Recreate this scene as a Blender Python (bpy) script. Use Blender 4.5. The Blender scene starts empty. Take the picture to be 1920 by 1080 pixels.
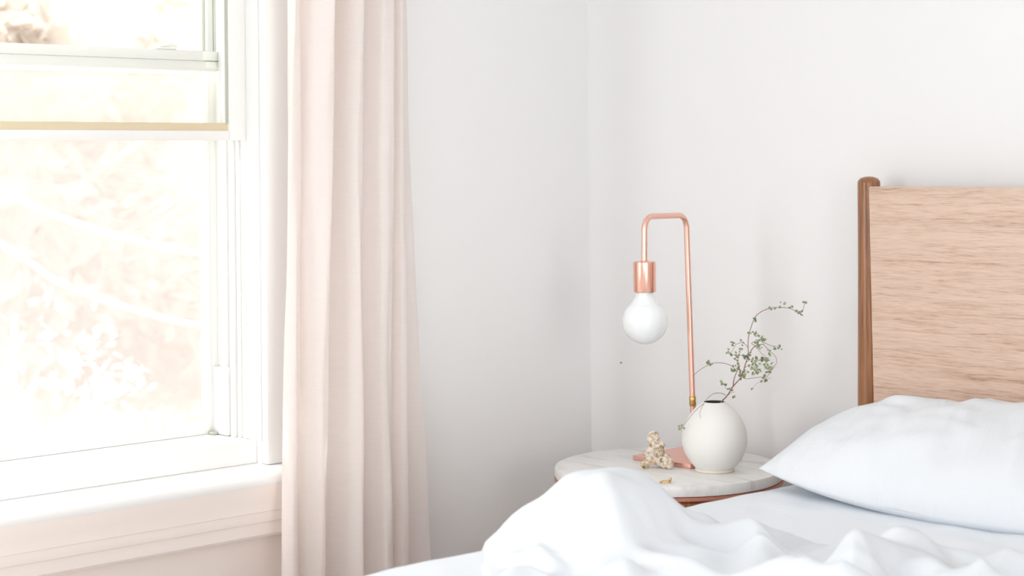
import bpy, bmesh, math, random
import numpy as np
from mathutils import Vector, Matrix, noise

random.seed(7)
SC = bpy.context.scene
COL = SC.collection
PI = math.pi

# ------------------------------------------------------------------ materials
def mat(name, col, rough=0.6, metal=0.0, spec=0.5, **kw):
    m = bpy.data.materials.new(name); m.use_nodes = True
    b = m.node_tree.nodes['Principled BSDF']
    b.inputs['Base Color'].default_value = (*col, 1)
    b.inputs['Roughness'].default_value = rough
    b.inputs['Metallic'].default_value = metal
    b.inputs['Specular IOR Level'].default_value = spec
    for k, v in kw.items():
        b.inputs[k].default_value = v
    return m

def nd(m, typ, **kw):
    n = m.node_tree.nodes.new(typ)
    for k, v in kw.items():
        setattr(n, k, v)
    return n

def lk(m, a, b): m.node_tree.links.new(a, b)

def coords(m, scale=(1, 1, 1), rot=(0, 0, 0)):
    tc = nd(m, 'ShaderNodeTexCoord'); mp = nd(m, 'ShaderNodeMapping')
    mp.inputs['Scale'].default_value = scale; mp.inputs['Rotation'].default_value = rot
    lk(m, tc.outputs['Object'], mp.inputs['Vector'])
    return mp.outputs['Vector']

def noise_tex(m, vec, scale, detail=4, rough=0.5, dist=0.0):
    n = nd(m, 'ShaderNodeTexNoise')
    n.inputs['Scale'].default_value = scale; n.inputs['Detail'].default_value = detail
    n.inputs['Roughness'].default_value = rough; n.inputs['Distortion'].default_value = dist
    lk(m, vec, n.inputs['Vector'])
    return n.outputs['Fac']

def ramp(m, fac, stops):
    r = nd(m, 'ShaderNodeValToRGB')
    e = r.color_ramp.elements
    while len(e) < len(stops): e.new(0.5)
    for i, (p, c) in enumerate(stops):
        e[i].position = p; e[i].color = (*c, 1)
    lk(m, fac, r.inputs['Fac'])
    return r.outputs['Color']

def bump(m, fac, strength, dist=0.01, prev=None):
    b = nd(m, 'ShaderNodeBump')
    b.inputs['Strength'].default_value = strength; b.inputs['Distance'].default_value = dist
    lk(m, fac, b.inputs['Height'])
    if prev is not None: lk(m, prev, b.inputs['Normal'])
    return b.outputs['Normal']

def P(m): return m.node_tree.nodes['Principled BSDF']

def paint(name, col, amt=0.06, rough=0.7):
    m = mat(name, col, rough, spec=0.25)
    v = coords(m)
    lk(m, bump(m, noise_tex(m, v, 60, 5), amt, 0.004), P(m).inputs['Normal'])
    return m

M = {}
M['wall'] = paint('wall paint', (0.86, 0.862, 0.865))
M['ceiling'] = paint('ceiling paint', (0.9, 0.9, 0.9))
M['trim'] = paint('trim paint', (0.88, 0.88, 0.87), 0.03, 0.45)
M['apron'] = paint('bounce-tinted trim paint', (0.95, 0.875, 0.83), 0.03, 0.5)  # peach tint puts the warm bounce below the window into the colour
M['sash'] = paint('sash paint', (0.84, 0.84, 0.825), 0.02, 0.4)
M['track'] = paint('jamb liner vinyl', (0.87, 0.89, 0.86), 0.01, 0.4)
M['gasket'] = paint('weather strip', (0.70, 0.60, 0.42), 0.01, 0.5)
M['gasket_grey'] = paint('grey glazing strip', (0.48, 0.50, 0.43), 0.01, 0.5)

m = M['floor'] = mat('oak floor', (0.7, 0.66, 0.62), 0.5)
v = coords(m, (1, 14, 1))
lk(m, ramp(m, noise_tex(m, v, 3, 6), [(0.3, (0.66, 0.61, 0.56)), (0.7, (0.76, 0.73, 0.70))]), P(m).inputs['Base Color'])

# curtain linen: weave bump, light passes through
def linen(name, col, trans, tcol):
    m = bpy.data.materials.new(name); m.use_nodes = True
    nt = m.node_tree; p = nt.nodes['Principled BSDF']; out = nt.nodes['Material Output']
    p.inputs['Base Color'].default_value = (*col, 1); p.inputs['Roughness'].default_value = 0.95
    p.inputs['Specular IOR Level'].default_value = 0.05
    v1 = coords(m, (900, 900, 60)); v2 = coords(m, (60, 60, 900))
    n1 = noise_tex(m, v1, 1.0, 2); n2 = noise_tex(m, v2, 1.0, 2)
    add = nd(m, 'ShaderNodeMath', operation='ADD'); lk(m, n1, add.inputs[0]); lk(m, n2, add.inputs[1])
    lk(m, bump(m, add.outputs[0], 0.35, 0.002), p.inputs['Normal'])
    slub = ramp(m, noise_tex(m, coords(m, (25, 25, 420)), 1.0, 3), [(0.3, tuple(c * 0.97 for c in col)), (0.7, col)])
    lk(m, slub, p.inputs['Base Color'])
    t = nd(m, 'ShaderNodeBsdfTranslucent'); t.inputs['Color'].default_value = (*tcol, 1)
    mx = nd(m, 'ShaderNodeMixShader'); mx.inputs[0].default_value = trans
    lk(m, p.outputs[0], mx.inputs[1]); lk(m, t.outputs[0], mx.inputs[2]); lk(m, mx.outputs[0], out.inputs['Surface'])
    return m
M['linen'] = linen('blush linen', (0.92, 0.875, 0.86), 0.36, (0.98, 0.90, 0.84))

def cotton(name, col, wr=0.25, scale=(9, 9, 9), det=5):
    m = mat(name, col, 0.85, spec=0.12)
    v = coords(m, scale)
    n = bump(m, noise_tex(m, v, 1.0, det, 0.55, 1.2), wr, 0.012)
    w = noise_tex(m, coords(m, (700, 700, 700)), 1.0, 1)
    lk(m, bump(m, w, 0.05, 0.001, n), P(m).inputs['Normal'])
    return m
M['sheet'] = cotton('sheet cotton', (0.785, 0.82, 0.865), 0.22, (9, 6, 6), 4)
M['duvet'] = cotton('duvet cotton', (0.725, 0.76, 0.80), 0.14)
M['pillow'] = cotton('pillow cotton', (0.745, 0.775, 0.81), 0.45, (17, 5, 5), 3)
M['mattress'] = cotton('mattress ticking', (0.85, 0.85, 0.87))

def wood(name, stops, axis, rough, coat=0.0, sc=1.0):
    m = mat(name, (0.5, 0.3, 0.2), rough, spec=0.5)
    s = [60 * sc] * 3; s[axis] = 2.2 * sc
    v = coords(m, tuple(s))
    n1 = noise_tex(m, v, 1.0, 6, 0.65, 0.4)
    s2 = [420 * sc] * 3; s2[axis] = 22 * sc
    n2 = noise_tex(m, coords(m, tuple(s2)), 1.0, 3, 0.6)
    mx = nd(m, 'ShaderNodeMath', operation='MULTIPLY_ADD'); lk(m, n2, mx.inputs[0]); mx.inputs[1].default_value = 0.55
    ad = nd(m, 'ShaderNodeMath', operation='MULTIPLY'); lk(m, n1, ad.inputs[0]); ad.inputs[1].default_value = 0.55
    lk(m, ad.outputs[0], mx.inputs[2])
    lk(m, ramp(m, mx.outputs[0], stops), P(m).inputs['Base Color'])
    lk(m, bump(m, n2, 0.12, 0.002), P(m).inputs['Normal'])
    P(m).inputs['Coat Weight'].default_value = coat; P(m).inputs['Coat Roughness'].default_value = 0.2
    return m
M['panel'] = wood('pale walnut veneer', [(0.36, (0.36, 0.21, 0.14)), (0.48, (0.58, 0.405, 0.305)), (0.58, (0.67, 0.495, 0.39)), (0.75, (0.73, 0.56, 0.45))], 0, 0.4, 0.15, 1.5)
M['post'] = wood('acorn wood', [(0.35, (0.12, 0.038, 0.010)), (0.52, (0.27, 0.105, 0.035)), (0.75, (0.40, 0.18, 0.07))], 2, 0.28, 0.3, 0.5)

m = M['marble'] = mat('white marble', (0.8, 0.8, 0.79), 0.28, spec=0.5)
v = coords(m, (1, 1, 1), (0, 0, 0.5))
veins = ramp(m, noise_tex(m, coords(m, (6, 22, 8), (0, 0, 0.7)), 1.0, 8, 0.62, 1.5),
             [(0.32, (0.66, 0.655, 0.64)), (0.45, (0.79, 0.79, 0.775)), (0.58, (0.84, 0.84, 0.825)), (0.72, (0.76, 0.735, 0.69))])
lk(m, veins, P(m).inputs['Base Color'])

M['copper'] = mat('brushed copper', (0.93, 0.53, 0.42), 0.24, 1.0)
M['copper_base'] = mat('satin copper plate', (0.86, 0.50, 0.42), 0.42, 0.85)
M['copper_pole'] = mat('copper tube', (0.90, 0.55, 0.45), 0.32, 0.9)
M['brass'] = mat('aged brass', (0.62, 0.40, 0.16), 0.3, 1.0)
M['gold'] = mat('gold', (0.75, 0.50, 0.20), 0.22, 1.0)
M['tray'] = mat('rose copper tray', (0.62, 0.27, 0.19), 0.4, 0.7)
M['bulb'] = mat('opal glass', (0.86, 0.90, 0.915), 0.12, spec=0.6)
P(M['bulb']).inputs['Coat Weight'].default_value = 0.4
m = M['vase'] = mat('matte white porcelain', (0.83, 0.825, 0.80), 0.6, spec=0.3)
lk(m, bump(m, noise_tex(m, coords(m, (1, 1, 1)), 220, 3), 0.06, 0.002), P(m).inputs['Normal'])
M['vase_in'] = mat('dark vase inside', (0.035, 0.025, 0.018), 0.6)  # near-black colour on the inner surface
m = M['foot'] = mat('unglazed clay foot', (0.80, 0.74, 0.64), 0.8)
m = M['coral'] = mat('weathered coral', (0.8, 0.75, 0.68), 0.9, spec=0.2)
cr = ramp(m, noise_tex(m, coords(m), 120, 5, 0.6), [(0.36, (0.25, 0.15, 0.06)), (0.47, (0.62, 0.49, 0.33)), (0.57, (0.80, 0.745, 0.68))])
lk(m, cr, P(m).inputs['Base Color'])
lk(m, bump(m, noise_tex(m, coords(m), 300, 4), 0.6, 0.003), P(m).inputs['Normal'])
M['stem'] = mat('red brown stem', (0.30, 0.17, 0.15), 0.6)
m = M['leaf'] = mat('small green leaf', (0.24, 0.30, 0.15), 0.6)
lf = ramp(m, noise_tex(m, coords(m), 60, 2), [(0.35, (0.17, 0.23, 0.12)), (0.65, (0.38, 0.44, 0.25))])
lk(m, lf, P(m).inputs['Base Color'])
M['leaf_pale'] = mat('pale leaf', (0.55, 0.62, 0.45), 0.7)
M['dark'] = mat('dark nail', (0.25, 0.22, 0.2), 0.5)

def see_through(name, col, fac, gloss=False):
    m = bpy.data.materials.new(name); m.use_nodes = True
    nt = m.node_tree; p = nt.nodes['Principled BSDF']; out = nt.nodes['Material Output']
    p.inputs['Base Color'].default_value = (*col, 1)
    p.inputs['Roughness'].default_value = 0.03 if gloss else 0.9
    t = nd(m, 'ShaderNodeBsdfTransparent'); mx = nd(m, 'ShaderNodeMixShader'); mx.inputs[0].default_value = fac
    lk(m, t.outputs[0], mx.inputs[1]); lk(m, p.outputs[0], mx.inputs[2]); lk(m, mx.outputs[0], out.inputs['Surface'])
    return m
m = M['glass'] = bpy.data.materials.new('thin window glass'); m.use_nodes = True
t = nd(m, 'ShaderNodeBsdfTransparent'); g = nd(m, 'ShaderNodeBsdfGlossy'); g.inputs['Roughness'].default_value = 0.02
fr = nd(m, 'ShaderNodeFresnel'); fr.inputs['IOR'].default_value = 1.25
t.inputs['Color'].default_value = (0.995, 1.0, 0.99, 1)
mx = nd(m, 'ShaderNodeMixShader'); lk(m, fr.outputs[0], mx.inputs[0]); lk(m, t.outputs[0], mx.inputs[1]); lk(m, g.outputs[0], mx.inputs[2])
lk(m, mx.outputs[0], m.node_tree.nodes['Material Output'].inputs['Surface'])
# insect screen: pale woven wires with see-through gaps
m = M['screen'] = see_through('insect screen mesh', (0.92, 0.865, 0.83), 0.4)
wv = nd(m, 'ShaderNodeTexWave', wave_type='BANDS', bands_direction='Z'); wv.inputs['Scale'].default_value = 150
wv.inputs['Distortion'].default_value = 0.3
lk(m, coords(m), wv.inputs['Vector'])
mr = nd(m, 'ShaderNodeMapRange'); mr.inputs['To Min'].default_value = 0.42; mr.inputs['To Max'].default_value = 0.48
lk(m, wv.outputs['Fac'], mr.inputs['Value'])
for n in m.node_tree.nodes:
    if n.type == 'MIX_SHADER': lk(m, mr.outputs[0], n.inputs[0])

def outdoor(name, c1, c2, sc=2.0):
    m = mat(name, c1, 0.9, spec=0.1)
    lk(m, ramp(m, noise_tex(m, coords(m), sc, 3), [(0.35, c1), (0.65, c2)]), P(m).inputs['Base Color'])
    t = nd(m, 'ShaderNodeBsdfTranslucent'); lk(m, P(m).inputs['Base Color'].links[0].from_socket, t.inputs['Color'])
    mx = nd(m, 'ShaderNodeMixShader'); mx.inputs[0].default_value = 0.5
    lk(m, P(m).outputs[0], mx.inputs[1]); lk(m, t.outputs[0], mx.inputs[2])
    lk(m, mx.outputs[0], m.node_tree.nodes['Material Output'].inputs['Surface'])
    return m
M['tree_yellow'] = outdoor('sunlit yellow foliage', (0.90, 0.895, 0.78), (0.94, 0.94, 0.87))
M['tree_pink'] = outdoor('sunlit blush foliage', (0.72, 0.655, 0.61), (0.76, 0.71, 0.67))
M['tree_green'] = outdoor('sunlit pale green foliage', (0.78, 0.80, 0.72), (0.83, 0.85, 0.78))
M['blossom'] = mat('white blossom', (0.98, 0.96, 0.95), 0.9)
M['bark'] = mat('pale bark', (0.86, 0.80, 0.74), 0.9)
M['cable'] = mat('white cable', (0.98, 0.97, 0.96), 0.6)
M['lawn'] = outdoor('bleached lawn', (0.55, 0.51, 0.46), (0.60, 0.57, 0.53), 1.0)

# ------------------------------------------------------------------ mesh helpers
def obj(name, bm, material, parent=None, smooth=True, angle=None):
    me = bpy.data.meshes.new(name); bm.normal_update(); bm.to_mesh(me); bm.free()
    for mm in (material if isinstance(material, (list, tuple)) else [material]): me.materials.append(mm)
    if smooth:
        for p in me.polygons: p.use_smooth = True
        if angle is not None: me.set_sharp_from_angle(angle=angle)
    o = bpy.data.objects.new(name, me); COL.objects.link(o)
    if parent: o.parent = parent
    return o

def tag(o, label=None, cat=None, group=None, kind=None):
    if label: o['label'] = label
    if cat: o['category'] = cat
    if group: o['group'] = group
    if kind: o['kind'] = kind
    return o

def empty(name, loc=(0, 0, 0), rz=0):
    o = bpy.data.objects.new(name, None); COL.objects.link(o)
    o.location = loc; o.rotation_euler = (0, 0, rz); o.empty_display_size = 0.05
    return o

def box(bm, lo, hi, bev=0.0, seg=2, M4=None):
    vs = [bm.verts.new((x, y, z)) for x in (lo[0], hi[0]) for y in (lo[1], hi[1]) for z in (lo[2], hi[2])]
    q = [(0, 1, 3, 2), (4, 6, 7, 5), (0, 4, 5, 1), (2, 3, 7, 6), (0, 2, 6, 4), (1, 5, 7, 3)]
    fs = [bm.faces.new([vs[i] for i in f]) for f in q]
    if M4 is not None: bmesh.ops.transform(bm, matrix=M4, verts=vs)
    if bev > 0:
        es = list({e for f in fs for e in f.edges})
        bmesh.ops.bevel(bm, geom=es, offset=bev, segments=seg, profile=0.5, affect='EDGES')
    return bm

def boxes(name, lst, material, parent=None, bev=0.002, angle=0.6):
    bm = bmesh.new()
    for lo, hi in lst: box(bm, lo, hi, bev)
    return obj(name, bm, material, parent, True, angle)

def lathe(name, prof, seg, material, parent=None, angle=None, loc=(0, 0, 0), mi=None):
    bm = bmesh.new(); rings = []
    for r, z in prof:
        if r < 1e-5: rings.append([bm.verts.new((loc[0], loc[1], z + loc[2]))])
        else: rings.append([bm.verts.new((loc[0] + r * math.cos(2 * PI * i / seg), loc[1] + r * math.sin(2 * PI * i / seg), z + loc[2])) for i in range(seg)])
    for k in range(len(rings) - 1):
        a, b = rings[k], rings[k + 1]
        for i in range(seg):
            j = (i + 1) % seg
            if len(a) == 1 and len(b) == 1: continue
            if len(a) == 1: f = bm.faces.new((a[0], b[j], b[i]))
            elif len(b) == 1: f = bm.faces.new((a[i], a[j], b[0]))
            else: f = bm.faces.new((a[i], a[j], b[j], b[i]))
            if mi: f.material_index = mi[k]
    bmesh.ops.recalc_face_normals(bm, faces=bm.faces)
    return obj(name, bm, material, parent, True, angle)

def tube(bm, pts, rad, seg=8, caps=True):
    pts = [Vector(p) for p in pts]; n = len(pts)
    rs = rad if isinstance(rad, (list, tuple)) else [rad] * n
    rings = []; up = None
    for i, p in enumerate(pts):
        t = (pts[min(i + 1, n - 1)] - pts[max(i - 1, 0)]).normalized()
        if up is None: up = t.orthogonal().normalized()
        else:
            up = (up - t * up.dot(t))
            up = up.normalized() if up.length > 1e-6 else t.orthogonal().normalized()
        s = t.cross(up)
        rings.append([bm.verts.new(p + (up * math.cos(2 * PI * k / seg) + s * math.sin(2 * PI * k / seg)) * rs[i]) for k in range(seg)])
    for a, b in zip(rings, rings[1:]):
        for k in range(seg): bm.faces.new((a[k], a[(k + 1) % seg], b[(k + 1) % seg], b[k]))
    if caps:
        bm.faces.new(rings[0][::-1]); bm.faces.new(rings[-1])

def smooth_path(pts, n=8):
    pts = [Vector(p) for p in pts]; out = []
    for i in range(len(pts) - 1):
        p0 = pts[max(i - 1, 0)]; p1 = pts[i]; p2 = pts[i + 1]; p3 = pts[min(i + 2, len(pts) - 1)]
        for k in range(n):
            t = k / n
            out.append(0.5 * ((2 * p1) + (p2 - p0) * t + (2 * p0 - 5 * p1 + 4 * p2 - p3) * t * t + (3 * p1 - p0 - 3 * p2 + p3) * t ** 3))
    out.append(pts[-1]); return out

def grid_mesh(name, V, material, parent=None, closed_v=False, uv=False):
    """V : array (n, m, 3)"""
    n, mm, _ = V.shape
    me = bpy.data.meshes.new(name)
    idx = np.arange(n * mm).reshape(n, mm)
    a = idx[:-1, :-1].ravel(); b = idx[1:, :-1].ravel(); c = idx[1:, 1:].ravel(); d = idx[:-1, 1:].ravel()
    me.from_pydata(V.reshape(-1, 3).tolist(), [], np.stack([a, b, c, d], 1).tolist())
    me.materials.append(material)
    for p in me.polygons: p.use_smooth = True
    o = bpy.data.objects.new(name, me); COL.objects.link(o)
    if parent: o.parent = parent
    return o

# ------------------------------------------------------------------ the room
RX, RY, RZ, T = 4.2, -4.6, 2.6, 0.17           # room inner size, wall thickness
WY0, WY1, WZ0, WZ1 = -1.74, -0.822, 0.62, 2.12  # window opening in the left wall
def struct(name, o): o['kind'] = 'structure'; return o

struct('floor', boxes('floor', [((-T, RY - T, -0.1), (RX + T, T, 0))], M['floor'], bev=0))
struct('ceiling', boxes('ceiling', [((-T, RY - T, RZ), (RX + T, T, RZ + 0.1))], M['ceiling'], bev=0))
struct('wall_back', boxes('wall_back', [((-T, 0, 0), (RX + T, T, RZ))], M['wall'], bev=0))
struct('wall_right', boxes('wall_right', [((RX, RY - T, 0), (RX + T, 0, RZ))], M['wall'], bev=0))
struct('wall_front', boxes('wall_front', [((-T, RY - T, 0), (RX, RY, RZ))], M['wall'], bev=0))
W2a, W2b = -3.5, -2.55      # a second opening of the same kind farther along the wall, outside the picture
struct('wall_left', boxes('wall_left', [
    ((-T, WY1, 0), (0, 0, RZ)), ((-T, WY0, 0), (0, WY1, WZ0 - 0.02)), ((-T, WY0, WZ1), (0, WY1, RZ)),
    ((-T, W2b, 0), (0, WY0, RZ)), ((-T, W2a, 0), (0, W2b, WZ0 - 0.02)), ((-T, W2a, WZ1), (0, W2b, RZ)),
    ((-T, RY, 0), (0, W2a, RZ))], M['wall'], bev=0))
struct('baseboard_back', boxes('baseboard_back', [((0.0, -0.015, 0.0), (RX, 0, 0.12))], M['trim']))
struct('baseboard_left', boxes('baseboard_left', [((0.0, RY, 0.0), (0.015, -0.015, 0.12))], M['trim']))

# casing round the window (trim_1) and the stool with its apron (trim_2)
struct('trim_1', boxes('trim_1', [
    ((0, WY1, WZ0), (0.018, WY1 + 0.095, WZ1)), ((0, WY0 - 0.095, WZ0), (0.018, WY0, WZ1)),
    ((0, WY0 - 0.095, WZ1), (0.02, WY1 + 0.095, WZ1 + 0.11))], M['trim'], bev=0.003))
bm = bmesh.new()
prof = [(-T, 0.60), (-T, 0.62), (0.054, 0.62), (0.066, 0.6165), (0.072, 0.609), (0.073, 0.602), (0.071, 0.596), (0.0, 0.596), (0.0, 0.60)]
def extrude_profile(bm, prof, y0, y1):
    A = [bm.verts.new((x, y0, z)) for x, z in prof]; B = [bm.verts.new((x, y1, z)) for x, z in prof]
    n = len(prof)
    for i in range(n): bm.faces.new((A[i], A[(i + 1) % n], B[(i + 1) % n], B[i]))
    bm.faces.new(A[::-1]); bm.faces.new(B)
extrude_profile(bm, prof, WY0, WY1)
prof2 = [(0.0, 0.62), (0.054, 0.62), (0.066, 0.6165), (0.072, 0.609), (0.073, 0.602), (0.071, 0.596), (0.0, 0.596)]
for a, b in ((WY1, WY1 + 0.115), (WY0 - 0.115, WY0)):
    # the horns run past the opening below the casing
    extrude_profile(bm, [(x, z - 0.0005) for x, z in prof2], a, b)
bmesh.ops.recalc_face_normals(bm, faces=bm.faces)
struct('trim_2', obj('trim_2', bm, M['trim'], None, True, 0.7))
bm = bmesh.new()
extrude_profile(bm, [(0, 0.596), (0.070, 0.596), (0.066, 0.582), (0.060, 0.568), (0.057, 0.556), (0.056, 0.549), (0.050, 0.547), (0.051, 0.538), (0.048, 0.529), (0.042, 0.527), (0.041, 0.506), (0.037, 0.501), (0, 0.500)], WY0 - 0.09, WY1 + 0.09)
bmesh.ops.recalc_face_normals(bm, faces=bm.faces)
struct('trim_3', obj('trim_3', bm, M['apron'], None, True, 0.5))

struct('added_panel', boxes('added_panel', [((0, WY0 - 0.085, 0.12), (0.012, WY1 + 0.085, 0.500))], M['apron'], bev=0.002))  # board added under the apron; its tint stands in for warm light

# ------------------------------------------------------------------ window_1 : raised inner sash, outer sash, screen, jamb tracks
win = struct('w', empty('window_1', (-0.08, (WY0 + WY1) / 2, WZ0)))
IW = win.location.copy()
def wpart(name, lst, material, bev=0.002, parent=None, angle=0.6):
    bm = bmesh.new()
    for lo, hi in lst:
        box(bm, [lo[i] - IW[i] for i in range(3)], [hi[i] - IW[i] for i in range(3)], bev)
    o = obj(name, bm, material, parent or win, True, angle)
    return o
# sill board under the sashes
wpart('window_sill', [((-0.155, WY0, WZ0), (-0.014, WY1, 0.660))], M['trim'], 0.003)
# jamb liner with its grooves, right side (seen) and left side
for s, yj in ((-1, WY1), (1, WY0)):
    L = []
    for x0, x1, d in ((-0.036, -0.0, 0.0015), (-0.050, -0.041, 0.006), (-0.066, -0.058, 0.006), (-0.083, -0.072, 0.010), (-0.112, -0.098, 0.010), (-0.160, -0.135, 0.014)):
        a, b = (yj - d, yj) if s < 0 else (yj, yj + d)
        L.append(((x0, a, 0.66), (x1, b, WZ1)))
    wpart('jamb_track', L, M['sash'], 0.0012)
    L = [((-0.16, yj - 0.0008 if s < 0 else yj, 0.66), (-0.036, yj if s < 0 else yj + 0.0008, WZ1))]
    wpart('jamb_liner', L, M['track'], 0)
    a, b = (yj - 0.013, yj) if s < 0 else (yj, yj + 0.013)
    wpart('track_filler', [((-0.134, a, 0.661), (-0.088, b, 0.782))], M['sash'], 0.001)
# inner sash, pushed up: bottom rail and stiles near the room
st = 0.036
sash = wpart('inner_sash', [
    ((-0.066, WY1 - st, 1.189), (-0.038, WY1 - 0.001, WZ1 - 0.002)),
    ((-0.066, WY0 + 0.001, 1.189), (-0.038, WY0 + st, WZ1 - 0.002)),
    ((-0.066, WY0 + st, 1.189), (-0.038, WY1 - st, 1.206)),
    ((-0.066, WY0 + st, WZ1 - 0.04), (-0.038, WY1 - st, WZ1 - 0.002))], M['sash'], 0.0015)
wpart('glazing_strip', [((-0.060, WY0 + st, 1.205), (-0.043, WY1 - st, 1.2195))], M['gasket'], 0.001, sash)
wpart('glazing_strip', [((-0.060, WY1 - st - 0.0035, 1.219), (-0.041, WY1 - st, WZ1 - 0.04))], M['gasket_grey'], 0.0008, sash)
wpart('glazing_strip', [((-0.058, WY1 - st - 0.009, 1.219), (-0.044, WY1 - st - 0.0035, WZ1 - 0.04))], M['track'], 0.001, sash)
wpart('pane', [((-0.053, WY0 + st, 1.21), (-0.051, WY1 - st - 0.004, WZ1 - 0.03))], M['glass'], 0, sash)
# outer sash: its meeting rail shows through the inner pane
osash = wpart('outer_sash', [
    ((-0.106, WY0 + 0.012, 1.313), (-0.078, WY1 - 0.015, 1.330)),
    ((-0.110, WY0 + 0.012, 1.330), (-0.074, WY1 - 0.015, 1.3475)),
    ((-0.106, WY1 - 0.052, 1.347), (-0.082, WY1 - 0.040, WZ1 - 0.002)),
    ((-0.106, WY1 - 0.036, 1.347), (-0.086, WY1 - 0.030, WZ1 - 0.002)),
    ((-0.106, WY0 + 0.012, 1.347), (-0.078, WY0 + 0.05, WZ1 - 0.002))], M['sash'], 0.0015)
wpart('sash_bracket', [((-0.112, WY1 - 0.066, 1.331), (-0.072, WY1 - 0.012, 1.3465)), ((-0.108, WY1 - 0.060, 1.316), (-0.074, WY1 - 0.012, 1.329))], M['track'], 0.002)
wpart('glazing_strip', [((-0.104, WY1 - 0.0535, 1.347), (-0.090, WY1 - 0.0522, WZ1 - 0.01)), ((-0.104, WY1 - 0.0392, 1.347), (-0.084, WY1 - 0.0378, WZ1 - 0.01))], M['gasket_grey'], 0, osash)
wpart('pane', [((-0.096, WY0 + 0.05, 1.34), (-0.094, WY1 - 0.052, WZ1 - 0.02))], M['glass'], 0, osash)
# sash lock on the meeting rail
bm = bmesh.new()
box(bm, (-0.015, -0.020, 0), (0.015, 0.020, 0.004), 0.0015)
box(bm, (-0.010, -0.011, 0.004), (0.010, 0.011, 0.009), 0.003)
tube(bm, [(0.0, 0.0, 0.008), (0.006, 0.010, 0.010), (0.008, 0.024, 0.007)], [0.004, 0.0035, 0.0025], 8)
o = obj('sash_lock', bm, M['sash'], osash, True, 0.7); o.location = Vector((-0.088, -0.962, 1.3475)) - IW
# screen in the open lower half
wpart('screen_frame', [
    ((-0.152, WY1 - 0.026, 0.66), (-0.136, WY1 - 0.014, 1.32)), ((-0.152, WY0 + 0.014, 0.66), (-0.136, WY0 + 0.026, 1.32)),
    ((-0.152, WY0 + 0.026, 0.6602), (-0.136, WY1 - 0.026, 0.672)), ((-0.152, WY0 + 0.026, 1.308), (-0.136, WY1 - 0.026, 1.32))], M['sash'], 0.001)
wpart('screen_mesh', [((-0.1445, WY0 + 0.025, 0.668), (-0.1435, WY1 - 0.025, 1.31))], M['screen'], 0)
wpart('frame_clip', [((-0.134, WY1 - 0.024, 0.6605), (-0.118, WY1 - 0.0135, 0.6655))], M['gasket_grey'], 0.0005)

# window_2 : the same kind of opening beside the bed foot (light comes through it)
w2 = struct('w', empty('window_2', (-0.08, (W2a + W2b) / 2, WZ0)))
bm = bmesh.new()
for lo, hi in (((-0.03, -0.475, 0), (0.02, -0.43, 1.5)), ((-0.03, 0.43, 0), (0.02, 0.475, 1.5)), ((-0.03, -0.43, 0), (0.02, 0.43, 0.04)), ((-0.03, -0.43, 0.7), (0.02, 0.43, 0.74)), ((-0.03, -0.43, 1.46), (0.02, 0.43, 1.5))):
    box(bm, lo, hi, 0.002)
obj('sash_frame', bm, M['sash'], w2, True, 0.6)

# ------------------------------------------------------------------ curtain
def curtain():
    top = [(-0.824, .095), (-0.834, .108), (-0.836, .122), (-0.826, .131), (-0.812, .118), (-0.806, .100), (-0.800, .122), (-0.768, .142), (-0.752, .130), (-0.746, .084), (-0.730, .084), (-0.724, .128), (-0.708, .146), (-0.699, .136), (-0.695, .102), (-0.676, .116), (-0.660, .146), (-0.640, .150), (-0.629, .140), (-0.626, .114), (-0.613, .136), (-0.604, .126), (-0.600, .088), (-0.575, .092), (-0.552, .074)]
    bot = [(-0.848, .095), (-0.858, .106), (-0.862, .122), (-0.850, .133), (-0.832, .118), (-0.822, .096), (-0.812, .120), (-0.792, .140), (-0.778, .126), (-0.772, .080), (-0.752, .092), (-0.736, .128), (-0.716, .148), (-0.704, .136), (-0.699, .100), (-0.682, .120), (-0.664, .150), (-0.650, .146), (-0.640, .134), (-0.636, .108), (-0.618, .140), (-0.600, .134), (-0.592, .072), (-0.560, .078), (-0.524, .094)]
    def dens(p):
        return np.array([tuple(v) for v in smooth_path([(x, y, 0) for x, y in p], 14)])[:, :2]
    A, B = dens(top), dens(bot)
    n = len(A); rows = 190; z1, z0 = 2.3, 0.012
    V = np.zeros((rows, n, 3))
    for i in range(rows):
        z = z0 + (z1 - z0) * i / (rows - 1)
        t = min(max((1.45 - z) / 1.0, -0.3), 1.35)
        tt = t + 0.05 * math.sin(z * 5.0)
        Pq = A * (1 - tt) + B * tt
        for j in range(n):
            w = noise.noise(Vector((j * 0.035, z * 1.6, 3.1))) * 0.010 + noise.noise(Vector((j * 0.09, z * 4.5, 9.1))) * 0.0035
            V[i, j] = (Pq[j, 1] + w, Pq[j, 0] + w * 0.5, z)
    return V
cur = grid_mesh('curtain', curtain(), M['linen'])
tag(cur, 'pleated blush linen curtain hanging at the right side of the window', 'curtain')

# ------------------------------------------------------------------ bed (frame + headboard)
bed = empty('bed', (1.52, -1.1, 0)); tag(bed, 'wooden bed with tapered round headboard post and pale wood headboard', 'bed')
BL = bed.location
def rel(p, root): return tuple(p[i] - root[i] for i in range(3))
HB_Y = -0.062
def post(x, y, top, r0, r1, bot=0.0):
    prof = [(0, bot), (r0 * 0.72, bot), (r0 * 0.86, bot + 0.3), (r0, bot + 0.60), (r0 * 0.995, 0.74), (r1 * 1.03, 0.95), (r1, top - 0.012), (r1 * 0.97, top - 0.008), (r1 * 0.78, top - 0.0035), (r1 * 0.4, top - 0.0008), (0, top)]
    return lathe('headboard_post', prof, 40, M['post'], bed, 0.9, rel((x, y, 0), BL))
post(0.7455, HB_Y, 1.116, 0.0225, 0.0195)
post(2.295, HB_Y, 1.116, 0.0225, 0.0195)
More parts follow.
